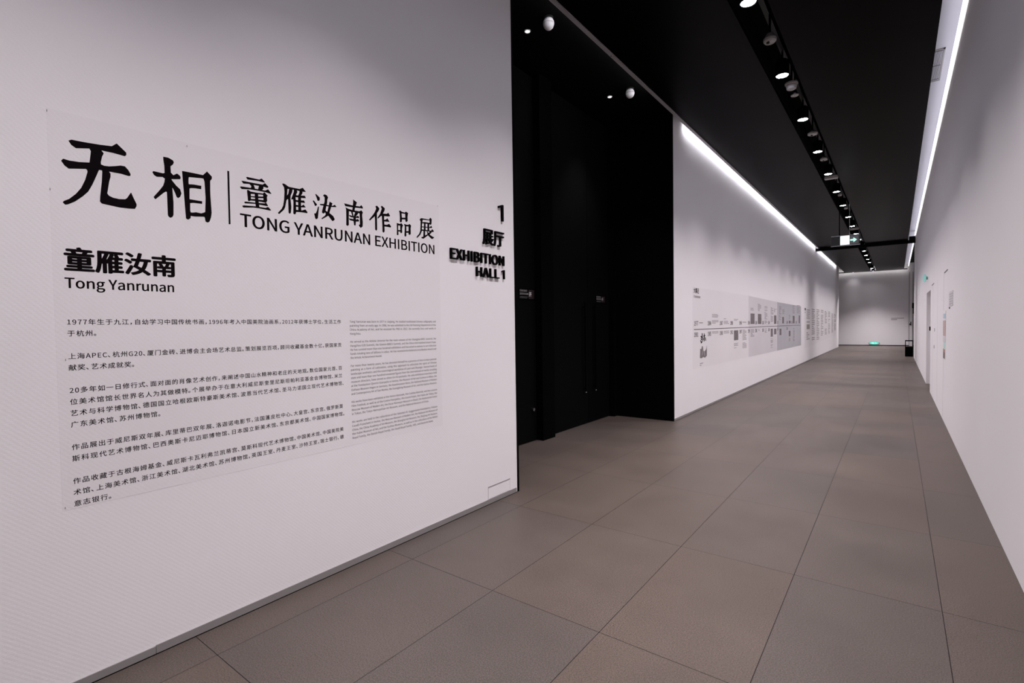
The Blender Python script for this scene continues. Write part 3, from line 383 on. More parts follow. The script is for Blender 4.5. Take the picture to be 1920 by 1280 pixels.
CAL = {"wu":[[5889,22971,5987,23034,6345,23043,6907,23081,7351,23136,7523,23298,7853,22993,7855,22905,7799,22832,7367,22866,6935,22866,6538,22831,6118,22732,5970,22829],[6540,22887,6936,22895,7040,22752,6985,22623,6927,22352,6933,22254,6972,22192,6876,22055,6839,21961,6752,21714,6604,21314,6460,21003,6276,20770,6006,20497,5787,20346,5702,20314,5630,20386,5664,20446,5836,20561,6059,20811,6242,21098,6385,21464,6474,21820,6465,21902,6422,21948,6553,22232,6597,22580,6613,22739],[5630,22085,5696,22175,5885,22149,6209,22169,6564,22234,6928,22253,7042,22215,7230,22234,7469,22306,7639,22368,7785,22374,7904,22240,7986,22082,7976,22005,7909,21984,7653,22020,7176,22017,6852,22007,6422,21948,5854,21826,5730,21920],[6969,22077,7177,22040,7256,21929,7252,21798,7198,21585,7112,21048,7168,20959,7307,20899,7546,20878,7766,20913,7842,20987,7986,21252,8066,21030,8172,20781,8169,20691,8102,20560,7877,20535,7559,20523,7226,20551,6923,20582,6861,20656,6874,20858,6952,21531,6976,21936]],"xiang":[[9302,23181,9493,23189,9684,23113,9723,23028,9679,22923,9579,22821,9583,22510,9602,22201,9619,21861,9652,21114,9635,20546,9591,20444,9506,20390,9438,20435,9413,20509,9404,21567,9340,22175,9335,22452,9331,22792,9299,23062],[8845,22370,8892,22417,9279,22402,9362,22459,9583,22510,9691,22409,9848,22524,9945,22467,9994,22383,9969,22298,9686,22236,9327,22187,9247,22241,9004,22198,8900,22260],[9341,22206,9486,22020,9417,21570,9350,21587,9252,21505,8920,21148,8856,21227,9120,21602,9262,21832,9316,22014],[9588,22198,9789,21944,9954,21804,10000,21623,9944,21454,9857,21380,9802,21426,9763,21545,9685,21749,9592,21886],[10072,22702,10383,22711,10330,22394,10325,22201,10359,21887,10346,21435,10367,21182,10358,20859,10384,20767,10373,20604,10362,20505,10257,20424,10177,20460,10164,20698,10112,21837],[10072,22702,10383,22711,11007,22714,11065,22623,11033,22550,10912,22556,10318,22481,10145,22481],[11008,22724,11181,22928,11391,22729,11388,22629,11307,22512,11293,22013,11298,21683,11329,20926,11291,20688,11217,20477,11138,20416,11047,20451,11008,20675,11046,20944,11082,21641,11053,22423,11003,22576],[10250,22114,10543,22157,10891,22166,10881,22011,10597,22001,10420,21971,10242,21863],[10258,21412,10521,21410,10908,21412,10899,21295,10517,21274,10310,21220],[10297,20768,10502,20787,10621,20823,10860,20808,11076,20917,11068,20652,10947,20672,10556,20618,10380,20621,10291,20590]],"bar":[[12152,23198,12233,23197,12220,20497,12144,20485]],"tong":[[13093,23077,13155,23108,13788,23107,13917,23193,14085,23038,14039,23019,13714,23029,13160,22987],[12847,22840,12958,22852,13461,22859,13962,22877,14092,22980,14271,22826,14214,22765,13977,22782,13459,22770,13249,22770,12938,22729],[13232,22784,13459,22779,13525,22608,13521,22501,13310,22493,13360,22679],[13780,22830,13997,22849,13977,22773,14002,22707,13917,22582,13701,22555,13750,22726],[12761,22510,12830,22542,13348,22571,13701,22573,14099,22583,14249,22686,14419,22494,14391,22475,14097,22511,13610,22510,13311,22497,12844,22423],[13120,22402,13170,22438,13290,22375,13302,22210,13304,21964,13312,21931,13205,21858,13154,21883],[13143,22424,13290,22375,13695,22377,13966,22395,14041,22485,14211,22335,14163,22272,13964,22341,13605,22314,13164,22235],[13966,22395,14041,22485,14211,22335,14164,22290,14179,22058,14117,21957,13990,21969,13980,22236],[13230,22126,13512,22163,13980,22236,13996,22167,13688,22117,13229,22091],[13225,21967,13507,22012,13974,22047,14120,22047,14099,21935,13863,21945,13505,21932,13241,21909],[13517,22341,13695,22359,13694,22003,13715,21829,13745,21611,13566,21589,13538,21867,13529,22149],[12961,21760,13030,21794,13502,21825,14042,21880,14117,21939,14214,21794,14186,21771,13750,21773,13500,21772,12993,21705],[12852,21540,12938,21578,13567,21638,14090,21646,14221,21723,14374,21587,14336,21558,13744,21576,13424,21563,12901,21471]],"yan":[[15064,23158,15132,23191,15229,23174,15441,23070,16104,23081,16292,23191,16473,23008,16203,22963,15958,22980,15557,22973,15340,22947,15184,22970],[15167,23041,15360,22988,15319,22570,15282,22302,15192,21896,15110,21733,14832,21454,14773,21500,14994,21750,15097,21971,15156,22316,15188,22767],[15478,22975,15657,22975,15632,22819,15537,22613,15363,22392,15282,22302,15287,22490,15411,22681],[15345,22445,15537,22632,15522,22423,15558,21961,15519,21635,15458,21578,15400,21615,15396,21838,15391,22360],[15758,23014,15909,23007,15946,22882,15881,22756,15805,22552,15701,22438,15600,22400,15581,22434,15667,22638,15743,22842],[15683,22510,15828,22651,15841,22389,15847,21917,15853,21748,15798,21606,15737,21587,15678,21624,15706,22270],[16103,23047,16246,23019,16267,22890,16166,22736,16155,22353,16154,21971,16171,21821,15986,21809,15996,22513,16012,22706,16077,22852],[15809,22685,16032,22691,16404,22760,16463,22641,16172,22604,15806,22581],[15801,22410,16003,22420,16354,22476,16403,22351,16165,22336,15798,22315],[15813,22129,16016,22137,16200,22132,16316,22230,16437,22098,16157,22058,15811,22043],[15805,21853,16172,21860,16423,21970,16541,21846,16522,21785,16211,21781,15802,21739]],"ru":[[17088,22985,17131,23000,17366,22833,17362,22715,17294,22633,17219,22648,17169,22796],[16915,22572,16969,22592,17168,22404,17134,22339,17047,22294,17006,22394],[17241,22280,17296,22289,17255,22007,17205,21606,17111,21528,17047,21561,16980,21833,17088,21861,17180,22053],[17602,23018,17704,23101,17837,23064,17920,22960,17857,22808,17847,22627,17773,22375,17721,22127,17673,21999,17572,21942,17496,21989,17522,22132,17595,22363,17692,22678,17699,22917],[18030,22721,18211,22654,18150,22522,18088,22350,17977,22031,17847,21829,17642,21696,17484,21591,17464,21638,17668,21799,17854,22070,17942,22385,18000,22615],[17366,22460,17621,22506,17956,22487,18252,22510,18370,22592,18483,22491,18228,22446,17954,22427,17596,22412,17397,22406],[17656,22175,17832,22086,18011,22016,18235,21893,18341,21728,18309,21662,18192,21587,18136,21635,17938,21844,17760,21894]],"nan":[[19709,23169,19971,23040,19912,22882,19805,22611,19774,22396,19627,22434,19660,22711,19703,22949],[19052,22808,19662,22785,20212,22820,20303,22921,20415,22825,20407,22727,20260,22729,19659,22680,19124,22657],[19134,22576,19337,22519,19654,22491,20152,22503,20307,22593,20406,22493,20378,22393,20149,22386,19799,22390,19358,22388,19191,22462],[19145,22557,19372,22473,19339,21908,19339,21534,19247,21454,19159,21497,19174,21881,19178,22439],[20152,22482,20381,22500,20349,22282,20389,21862,20368,21582,20225,21472,20102,21585,20104,21649,20180,21671,20185,22043,20173,22337],[19505,22455,19639,22415,19694,22174,19642,22071,19551,22317],[19875,22456,20050,22443,20035,22335,19867,22139,19715,22030,19757,22205],[19351,22148,19693,22131,19891,22122,20018,22195,20117,22148,20090,22070,19864,22059,19567,22038,19446,22060],[19345,21929,19687,21932,19861,21917,20013,21994,20111,21925,20072,21856,19858,21822,19452,21832],[19693,22131,19867,22160,19872,21888,19839,21588,19788,21555,19739,21573,19698,21860]],"zuo":[[21429,23059,21552,23110,21724,22981,21708,22879,21511,22604,21317,22376,20951,22057,20886,22090,21158,22393,21351,22643,21479,22905],[21349,22588,21525,22629,21519,22387,21515,21555,21440,21474,21361,21522,21364,22144],[21864,23115,21962,23177,22180,23050,22163,22936,22003,22665,21833,22482,21597,22279,21571,22330,21782,22606,21943,22986],[21865,22653,22338,22710,22481,22801,22623,22612,22446,22560,22083,22534,21862,22509],[21920,22629,22113,22639,22103,22260,22121,21908,22124,21509,22038,21419,21957,21474,21955,21905],[22048,22274,22243,22305,22386,22417,22550,22219,22045,22174],[22067,21955,22346,21975,22532,22070,22684,21913,22625,21849,22371,21856,22064,21844]],"pin":[[23406,23091,23536,23138,23638,23071,23621,22907,23652,22611,23633,22397,23541,22333,23464,22361,23473,22683,23455,23000],[23536,23104,23638,23071,23926,23059,24034,23149,24218,23068,24189,22982,23950,22983,23584,22971],[23952,23064,24112,23111,24189,23002,24157,22794,24163,22530,24041,22434,23963,22479,23960,22863],[23575,22659,23996,22717,23993,22605,23573,22558],[23191,22229,23280,22213,23301,22056,23293,21756,23316,21459,23246,21410,23177,21441,23193,21841],[23191,22229,23486,22204,23578,22288,23744,22142,23664,22070,23509,22097,23251,22089],[23486,22204,23641,22207,23690,22094,23633,21905,23648,21665,23560,21583,23496,21624,23491,21924],[23255,21760,23526,21789,23524,21698,23253,21670],[23839,22257,23931,22271,24008,22182,24029,21962,24008,21695,24021,21473,23921,21403,23851,21451,23877,21738,23900,22105],[23852,22259,24036,22237,24223,22255,24332,22332,24477,22231,24408,22149,24220,22163,23927,22109],[24236,22257,24464,22229,24419,22059,24422,21650,24312,21578,24219,21622,24243,21992],[23971,21781,24265,21822,24262,21720,23968,21679]],"zhan":[[25405,22902,25504,22929,26222,22938,26358,23108,26487,23001,26470,22913,26221,22891,25615,22842,25473,22798],[26252,22985,26487,23001,26456,22697,26388,22580,26272,22626,26278,22840],[25304,22792,25420,22915,25587,22837,25521,22491,25480,22003,25332,21732,25018,21451,24964,21506,25221,21758,25339,21984,25371,22364,25386,22701],[25468,22609,25725,22691,26333,22710,26389,22601,26155,22619,25467,22567],[25461,22336,26033,22389,26296,22406,26416,22520,26525,22429,26441,22363,26032,22335,25459,22283],[25455,22126,26027,22144,26406,22155,26528,22290,26679,22172,26611,22094,26375,22076,25881,22060,25453,22031],[25724,22659,25868,22670,25853,22098,25681,22074],[26055,22657,26229,22662,26215,22128,26041,22125],[25652,22070,25795,22069,25800,21732,26048,21850,26105,21804,25636,21478,25438,21495,25440,21558,25626,21624],[25982,22095,26110,21986,26309,21821,26705,21702,26509,21569,26392,21597,26047,21807],[26376,22129,26447,22032,26163,21802,26048,21829,26227,22023]]}
def is_cjk(c): return ord(c) > 0x2000
NEED = set()
JOBS = []
class Text: pass
CACHE = {}
def link_all(objs):
    for o in objs: COL.objects.link(o)
    bpy.context.view_layer.update()
    return bpy.context.evaluated_depsgraph_get()
def loops_of(me):
    nb = {}
    for e in me.edges:
        p, q = e.vertices; nb.setdefault(p, []).append(q); nb.setdefault(q, []).append(p)
    seen = set(); out = []
    for v in sorted(nb):
        if v in seen: continue
        lp = [v]; seen.add(v); cur = v
        while True:
            nx = [x for x in nb[cur] if x not in seen]
            if not nx: break
            cur = nx[0]; lp.append(cur); seen.add(cur)
        pts = []
        for i in lp:
            c = (me.vertices[i].co.x, me.vertices[i].co.y)
            if not pts or abs(c[0]-pts[-1][0]) + abs(c[1]-pts[-1][1]) > 1e-4: pts.append(c)
        if len(pts) > 2: out.append(pts)
    return out
def area(p): return sum(p[i][0]*p[(i+1) % len(p)][1] - p[(i+1) % len(p)][0]*p[i][1] for i in range(len(p)))/2
def inside(pt, p):
    c = False
    for i in range(len(p)):
        (x1, y1), (x2, y2) = p[i], p[(i+1) % len(p)]
        if (y1 > pt[1]) != (y2 > pt[1]) and pt[0] < (x2-x1)*(pt[1]-y1)/(y2-y1)+x1: c = not c
    return c
def prepare(chars):
    """glyph outlines -> flat filled meshes; contours that overlap are filled one by one"""
    LOOPS = {}; fo = []
    for ch in chars:
        if is_cjk(ch):
            c = bpy.data.curves.new('g', 'FONT'); c.body = ch; c.resolution_u = 4; c.size = 20.0; c.fill_mode = 'NONE'
            fo.append((ch, bpy.data.objects.new('g', c), c))
        else: LOOPS[ch] = [[(l[i]/25, l[i+1]/25) for i in range(0, len(l), 2)] for l in GLY[ch][1:]]
    dg = link_all([f[1] for f in fo])
    for ch, o, c in fo:
        me = bpy.data.meshes.new_from_object(o.evaluated_get(dg)); LOOPS[ch] = loops_of(me); bpy.data.meshes.remove(me)
    for ch, o, c in fo: bpy.data.objects.remove(o); bpy.data.curves.remove(c)
    jobs = []
    for ch, lps in LOOPS.items():
        ar = [area(l) for l in lps]
        sg = 1 if max(ar, key=abs) > 0 else -1
        outer = [i for i in range(len(lps)) if ar[i]*sg > 0]
        holes = {i: [] for i in outer}
        for h in range(len(lps)):
            if ar[h]*sg < 0:
                cand = [i for i in outer if inside(lps[h][0], lps[i])]
                if cand: holes[min(cand, key=lambda i: abs(ar[i]))].append(h)
        for i in outer:
            c = bpy.data.curves.new('g', 'CURVE'); c.dimensions = '2D'; c.fill_mode = 'BOTH'
            for k in [i] + holes[i]:
                sp = c.splines.new('POLY'); sp.points.add(len(lps[k])-1); sp.use_cyclic_u = True
                hx = sum(p[0] for p in lps[k])/len(lps[k]); hy = sum(p[1] for p in lps[k])/len(lps[k]); f = 1.0 if k == i else 0.985   # holes kept clear of the rim
                for n, (x, y) in enumerate(lps[k]): sp.points[n].co = (hx+(x-hx)*f, hy+(y-hy)*f, 0, 1)
            jobs.append((ch, bpy.data.objects.new('g', c), c))
    dg = link_all([j[1] for j in jobs])
    for ch, o, c in jobs:
        me = bpy.data.meshes.new_from_object(o.evaluated_get(dg))
        V, F = CACHE.setdefault((ch, 0.0), ([], [])); n = len(V)
        V += [(v.co.x/20, v.co.y/20) for v in me.vertices]; F += [tuple(n+i for i in p.vertices) for p in me.polygons]
        bpy.data.meshes.remove(me)
    for ch, o, c in jobs: bpy.data.objects.remove(o); bpy.data.curves.remove(c)
PUNC = '，。、'
def adv(ch):
    if ch == ' ': return 0.224
    if ch in PUNC: return 0.5
    if is_cjk(ch): return 1.0
    return GLY[ch][0]/500
def layout(text, size, width=None, track=0.0, justify=False, xs=None):
    """pen positions in metres; fitted to width by tracking, spaces or a sideways scale"""
    base = sum(adv(c) for c in text)*size
    sp = 0.0
    if width is not None:
        if xs: pass
        elif justify: sp = (width-base)/max(1, text.count(' '))
        else: track = (width-base)/(len(text)-1)
    x = 0; out = []
    for c in text:
        if c != ' ': out.append((c, x))
        x += adv(c)*size + track + (sp if c == ' ' else 0)
    return out
def place(buf, items, y0, z0, size, x, off=0.0, sx=1.0):
    V, F = buf
    for ch, px in items:
        vs, fs = CACHE[(ch, 0.0)]
        dx = -0.06*size if ch in PUNC else 0
        for k, (ox, oy) in enumerate(spread(off)):
            n = len(V)
            V += [(x + 0.00001*k, y0 + (px + dx + (vx+ox)*size)*sx, z0 + (vy+oy)*size) for vx, vy in vs]
            F += [tuple(n+i for i in f) for f in fs]

CN = ["1977年生于九江，自幼学习中国传统书画，1996年考入中国美院油画系，2012年获博士学位，生活工作", "于杭州。", "",
 "上海APEC、杭州G20、厦门金砖、进博会主会场艺术总监。策划展览百项，顾问收藏基金数十亿，获国家贡", "献奖、艺术成就奖。", "",
 "20多年如一日修行式、面对面的肖像艺术创作，来阐述中国山水精神和老庄的天地观。数位国家元首、百", "位美术馆馆长世界名人为其做模特。个展举办于在意大利威尼斯奎里尼斯坦帕利亚基金会博物馆、米兰", "艺术与科学博物馆、德国国立哈根欧斯特豪斯美术馆、波恩当代艺术馆、圣马力诺国立现代艺术博物馆、", "广东美术馆、苏州博物馆。", "",
 "作品展出于威尼斯双年展、库里蒂巴双年展、洛迦诺电影节，法国蓬皮杜中心、大皇宫、东京宫、俄罗斯莫", "斯科现代艺术博物馆、巴西奥斯卡尼迈耶博物馆、日本国立新美术馆、东京都美术馆、中国国家博物馆。", "",
 "作品收藏于古根海姆基金、威尼斯卡瓦利弗兰凯蒂宫、莫斯科现代艺术博物馆，中国美术馆、中国美院美", "术馆、上海美术馆、浙江美术馆、湖北美术馆、苏州博物馆，英国王室、丹麦王室、沙特王室，瑞士银行、德", "意志银行。"]
EN = ["Tong Yanrunan was born in 1977 in Jiujiang. He studied traditional Chinese calligraphy and", "painting from an early age. In 1996, he was admitted to the Oil Painting Department of the", "China Academy of Art, and he received his PhD in 2012. He currently lives and works in", "Hangzhou.", "",
 "He served as the Artistic Director for the main venues of the Shanghai APEC Summit, the", "Hangzhou G20 Summit, the Xiamen BRICS Summit, and the China International Import Expo.", "He has curated more than one hundred exhibitions and has acted as advisor to art collection", "funds totaling tens of billions in value. He has received the National Contribution Award and", "the Artistic Achievement Award.", "",
 "For more than twenty years, he has devoted himself to a practice of face-to-face portrait", "painting as a form of cultivation, using this approach to articulate the spirit of Chinese", "landscape aesthetics and the cosmological worldview of Laozi and Zhuangzi. Several heads of", "state and more than one hundred renowned figures from the international art world, including", "museum directors, have served as sitters for his portraits. His solo exhibitions have been held", "at the Fondazione Querini Stampalia in Venice, the Museum of Art and Science in Milan, the", "Osthaus Museum Hagen in Germany, the Kunstmuseum Bonn, the National Museum of Modern", "and Contemporary Art of San Marino, the Guangdong Museum of Art, and the Suzhou Museum.", "",
 "His works have been exhibited at the Venice Biennale, the Curitiba Biennial, and the Locarno", "Film Festival, as well as at the Centre Pompidou, the Grand Palais, the Palais de Tokyo, the", "Moscow Museum of Modern Art, the Oscar Niemeyer Museum in Brazil, the National Art Center", "in Tokyo, the Tokyo Metropolitan Art Museum, and the National Museum of China.", "",
 "His works are held in the collections of the Solomon R. Guggenheim Foundation, Palazzo", "Cavalli-Franchetti in Venice, the Moscow Museum of Modern Art, the National Art Museum of", "China, the China Academy of Art Museum, the Shanghai Art Museum, the Zhejiang Art Museum,", "the Hubei Museum of Art, and the Suzhou Museum, as well as in the collections of the British", "Royal Family, the Danish Royal Family, the Saudi Royal Family, UBS, and Deutsche Bank."]
HEAD, SUB, TITLE = "童雁汝南", "Tong Yanrunan", "TONG YANRUNAN EXHIBITION"
CN_W, EN_W, HEAD_W, BOLD_W = 0.0125, 0.008, 0.040, 0.010
GLY['|'] = [245, [166, 0, 166, 366, 136, 366, 40, 322, 40, 286, 128, 322, 128, 0]]
chars = {c for t in CN + EN + [HEAD, SUB, TITLE, "展厅EXHIBITIONHALL|大事记开0123456789"] for c in t if c != ' '}
prepare(sorted(chars))
def spread(wt):
    if wt <= 0: return [(0, 0)]
    if wt < 0.010: return [(-wt, 0), (wt, 0)]
    if wt < 0.018: return [(-wt, -0.7*wt), (wt, -0.7*wt), (wt, 0.7*wt), (-wt, 0.7*wt)]
    return [(0, 0)] + [(wt*math.cos(a*math.pi/4), 0.6*wt*math.sin(a*math.pi/4)) for a in range(8)]

# ---- the big introduction panel on the near left wall
X0, X1 = LW, LW+0.0004
XT = X1 + 0.0002
panel = thing('wall_text_panel', (LW, 1.62, 0.765), 'large introduction panel of black lettering on thin clear film on the near left wall', 'wall text')
MB().box(X0-0.002, X1, 0.523, 2.722, 0.765, 2.410).build('backing_film', FILM, panel)
def callig(name, key, label=None):
    m = MB()
    for i, p in enumerate(CAL[key]):
        pts = [(p[k]/1e4, p[k+1]/1e4) for k in range(0, len(p), 2)]
        for j, (oy, oz) in enumerate(((-1, -1), (1, -1), (1, 1), (-1, 1))):
            m.poly_x([(a + 0.0007*oy, b + 0.0007*oz) for a, b in pts], X1-0.0003, XT + 0.000012*i + 0.000003*j)
    o = m.build(name, INK, panel)
    return o
def flat(name, buf, parent, m=None):
    return mesh_obj(name, buf[0], buf[1], m or INK, parent)
for key in ('wu', 'xiang'): callig('title_character', key)
callig('divider_bar', 'bar')
for key in ('tong', 'yan', 'ru', 'nan', 'zuo', 'pin', 'zhan'): callig('subtitle_character', key)
capH = 0.733
buf = ([], []); sz = 0.0665/capH
it = layout(TITLE, sz); wid = it[-1][1] + adv('N')*sz*0.9
place(buf, it, 1.270, 2.0465, sz, XT, 0.02, (2.672-1.270)/wid); flat('english_title', buf, panel)
buf = ([], []); sz = 0.105
it = layout(HEAD, sz); wid = it[-1][1]+sz*0.96
place(buf, it, 0.557, 1.768, sz, XT, HEAD_W, (0.965-0.557)/wid); flat('name_heading', buf, panel)
buf = ([], []); sz = 0.042/capH
it = layout(SUB, sz); wid = it[-1][1]+adv('n')*sz*0.92
place(buf, it, 0.557, 1.688, sz, XT, 0.02, (0.957-0.557)/wid); flat('name_heading_english', buf, panel)
z = 1.5365; sz = 0.0268; buf = ([], []); last = 0.007
for s in CN + [""]:
    if not s:
        flat('chinese_paragraph', buf, panel); buf = ([], [])
    else:
        full = len(s) > 40
        it = layout(s, sz, (1.862-0.560) + (0.013 if s[-1] in PUNC else 0.0) if full else None, track=last if not full else 0)
        if full and len(it) > 2: last = (it[-1][1] - sum(adv(c) for c in s[:-1])*sz)/(len(s)-1)
        place(buf, it, 0.559, z, sz, XT, CN_W)
    z -= 0.04755
z = 1.5405; sz = 0.0178; buf = ([], [])
for s in EN + [""]:
    if not s:
        flat('english_paragraph', buf, panel); buf = ([], [])
    else:
        full = s not in ("Hangzhou.", "the Artistic Achievement Award.")
        wd = 2.671-1.923
        if s.startswith('in Tokyo'): wd *= 0.885
        if s.startswith('Royal'): wd *= 0.94
        nat = sum(adv(c) for c in s)*sz
        if full:
            sq = min(1.0, wd/nat*0.985)
            it = layout(s, sz, wd/sq, justify=True)
        else: it = layout(s, sz); sq = 0.93
        place(buf, it, 1.923, z, sz, XT, EN_W, sq)
    z -= 0.02537
# small dark ticks of tape at the film corners
for yy, zz in ((0.523, 2.395), (0.523, 2.08), (0.55, 1.385), (0.53, 0.772), (1.03, 2.39), (2.71, 2.405)):
    MB().box(X1-0.001, XT, yy, yy+0.0022, zz, zz+0.009).build('tape_tick', DARKT, panel)

# ---- raised letters of the hall sign
def raised(text, y0, y1, z0, z1, xs_thick, names, tops):
    hgt = (z1-z0)
    cj = is_cjk(text[0])
    sz = hgt/0.88 if cj else hgt/capH
    it = layout(text, sz)
    xmin = min(px+min(v[0] for v in CACHE[(c, 0.0)][0])*sz for c, px in it)
    xmax = max(px+max(v[0] for v in CACHE[(c, 0.0)][0])*sz for c, px in it)
    sx = (y1-y0)/(xmax-xmin)
    for (c, px), lab in zip(it, names):
        vs, fs = CACHE[(c, 0.0)]
        zb = z0 + (0.08*sz if cj else 0)
        cnt = {(f[i], f[(i+1) % len(f)]) for f in fs for i in range(len(f))}
        V = []; F = []; P = []
        for k, (ox, oy) in enumerate(spread(BOLD_W)):
            P = [(y0+(px-xmin+(vx+ox)*sz)*sx, zb+(vy+oy)*sz) for vx, vy in vs]
            b0 = len(V); n = len(P)
            V += [(LW-0.001, a, b) for a, b in P] + [(LW+xs_thick-0.00005*k, a, b) for a, b in P]
            F += [tuple(b0+i for i in f[::-1]) for f in fs] + [tuple(b0+i+n for i in f) for f in fs]
            F += [(b0+a, b0+b, b0+b+n, b0+a+n) for (a, b) in sorted(cnt) if (b, a) not in cnt]
        yy = sum(p[0] for p in P)/n; zz = min(p[1] for p in P)
        o = mesh_obj('raised_letter', V, F, LETTER, loc=(LW, yy, zz))
        bm = bmesh.new(); bm.from_mesh(o.data); bmesh.ops.recalc_face_normals(bm, faces=bm.faces); bm.to_mesh(o.data); bm.free()
        tag(o, lab, 'letter', 'raised letters of the hall sign')
TH = 0.017
raised("|", 3.433, 3.492, 2.416, 2.553, TH, ['large raised black numeral 1 at the top of the hall sign'], 0)
raised("展厅", 3.219, 3.496, 2.190, 2.318, TH, ['raised black Chinese character on the left, under the large numeral', 'raised black Chinese character on the right, beside the wall edge'], 0)
w = "EXHIBITION"
pl = ['first letter', 'second letter', 'third letter', 'first of its three', 'between the first two letters I', 'second of its three', 'before the last letter I', 'third of its three', 'second to last letter', 'last letter']
raised(w, 2.833, 3.496, 2.030, 2.112, TH, ['raised black letter %s, %s of the word EXHIBITION' % (c, q) for c, q in zip(w, pl)], 0)
raised("HALL |", 3.131, 3.499, 1.916, 1.993, TH, ['raised black letter H starting the word HALL on the hall sign', 'raised black letter A in the word HALL', 'raised black letter L, first of two in HALL', 'raised black letter L ending the word HALL', 'small raised black numeral 1 after the word HALL'], 0)

# ---- flush access cover near the foot of the wall
t = thing('access_cover', (LW, 3.395, 0.05), 'small flush white access cover low on the near left wall', 'access cover')
MB().box(LW-0.001, LW+0.003, 3.248, 3.542, 0.048, 0.146).build('plate', WALL, t)
MB().box(LW-0.001, LW+0.0045, 3.245, 3.545, 0.1455, 0.151).build('top_lip', BASEB, t)
for yj in (3.244, 3.542): MB().box(LW-0.001, LW+0.0035, yj, yj+0.004, 0.048, 0.146).build('side_joint', FILM_B, t)

# ---- door notices in the alcove
def notice(yc0, yc1, z0, z1, x, label):
    t = thing('door_notice', (x, (yc0+yc1)/2, z0), label, 'notice', 'notices on the alcove doors')
    w = yc1-yc0; h = z1-z0
    MB().box(x, x+0.004, yc0-0.02, yc1+0.03, z0-0.015, z1+0.015).build('plate', BLACK, t)
    MB().box(x+0.004, x+0.005, yc0+w*0.63, yc1+0.01, z0-0.005, z1).build('red_tile', DKRED, t)
    rr = random.Random(int(yc0*100)); m = MB()
    for r, (n, cut) in enumerate(((8, 0.54), (9, 0.62))):
        zt = z1 - h*(0.02+0.36*r); zb = zt - h*0.24
        for i in range(n):
            a = yc0 + cut*w*i/n; b = a + cut*w/n*0.84
            m.box(x+0.004, x+0.0055, a, b, zt-0.3*h*0.24, zt); m.box(x+0.004, x+0.0055, a+rr.uniform(0, .4)*(b-a), b-rr.uniform(0, .3)*(b-a), zb, zt)
            m.box(x+0.004, x+0.0055, a, b, zb, zb+0.2*h*0.24)
    m.build('text_lines', NOTICEW, t)
    MB().box(x+0.004, x+0.0055, yc0, yc0+0.58*w, z0+0.14*h, z0+0.19*h).box(x+0.004, x+0.0055, yc0, yc0+0.52*w, z0, z0+0.05*h).build('small_text_lines', NOTICEG, t)
    b = ([], []); place(b, [('开', 0)], yc0+0.64*w, z0+0.28*h, 0.56*h, x+0.0065, 0.03, min(1.0, 0.30*w/(0.56*h)))
    mesh_obj('large_character', b[0], b[1], WHITEP, t)
notice(5.15, 5.455, 1.862, 1.972, -3.78, 'small black notice with white print on the door left of the pillar')
notice(7.195, 7.47, 1.873, 1.966, -3.78, 'small black notice with white print on the door near the far alcove corner')

# ------------------------------------------------------------ timeline on the far left wall
PH =  [[12.9, 13.322, 1.486, 1.733], [13.695, 14.099, 1.482, 1.73], [15.774, 16.115, 1.474, 1.715], [17.048, 17.328, 1.484, 1.678], [18.221, 18.548, 1.48, 1.566], [18.982, 19.356, 1.478, 1.727], [20.267, 20.538, 1.474, 1.756], [11.368, 11.73, 1.144, 1.355], [15.298, 15.597, 1.123, 1.344], [15.774, 16.115, 1.179, 1.338], [16.604, 16.906, 1.139, 1.328], [18.221, 18.527, 1.069, 1.241]]
INKB =  [[9.037, 9.41, 1.18, 1.341], [9.037, 9.443, 0.895, 1.113]]
TX =  [[9.007, 9.315, 1.493, 1.531], [9.776, 10.201, 1.499, 1.681], [10.58, 10.983, 1.485, 1.603], [11.368, 11.73, 1.504, 1.595], [12.113, 12.465, 1.501, 1.537], [12.9, 13.224, 1.79, 1.866], [13.695, 14.067, 1.79, 1.976], [14.484, 14.846, 1.479, 1.941], [15.298, 15.674, 1.52, 1.931], [15.751, 16.147, 1.79, 1.896], [16.527, 16.906, 1.581, 1.989], [17.083, 17.448, 1.743, 1.905], [18.221, 18.527, 1.6, 1.754], [18.95, 19.39, 1.798, 2.082], [19.849, 20.575, 1.81, 2.126], [9.776, 10.201, 1.307, 1.357], [10.58, 10.983, 1.291, 1.355], [11.368, 11.73, 0.967, 1.081], [12.113, 12.49, 1.115, 1.357], [12.113, 12.49, 0.934, 1.067], [12.916, 13.281, 1.168, 1.359], [13.756, 13.879, 1.296, 1.349], [14.504, 14.798, 1.241, 1.353], [15.298, 15.597, 0.814, 1.079], [18.221, 18.527, 0.897, 1.018], [19.058, 19.39, 0.87, 1.317], [9.037, 9.221, 0.75, 0.816]]
YU =  [[8.715, 8.947], [9.495, 9.711], [10.275, 10.503], [11.067, 11.281], [11.824, 12.044], [12.621, 12.835], [13.397, 13.598], [14.195, 14.391], [14.959, 15.152], [16.228, 16.393], [17.779, 18.022], [18.683, 18.896], [19.559, 19.849]]
COLS =  [[22.183, 23.075, 0.803, 2.024], [23.707, 24.631, 0.735, 2.053], [25.254, 26.195, 0.71, 2.06], [26.792, 27.737, 0.86, 2.064], [28.401, 29.215, 0.875, 2.039], [29.948, 30.716, 0.897, 2.036], [31.521, 32.368, 0.921, 2.032], [32.956, 33.877, 1.013, 2.023]]
tl = thing('timeline_panel', (LW, 14.7, 0.71), 'long printed timeline with years and photos on three films on the far left wall', 'timeline')
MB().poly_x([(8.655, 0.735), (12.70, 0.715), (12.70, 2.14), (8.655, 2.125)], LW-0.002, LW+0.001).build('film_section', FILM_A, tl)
MB().poly_x([(12.70, 0.715), (16.23, 0.703), (16.23, 2.10), (12.70, 2.14)], LW-0.002, LW+0.001).build('film_section', FILM_B, tl)
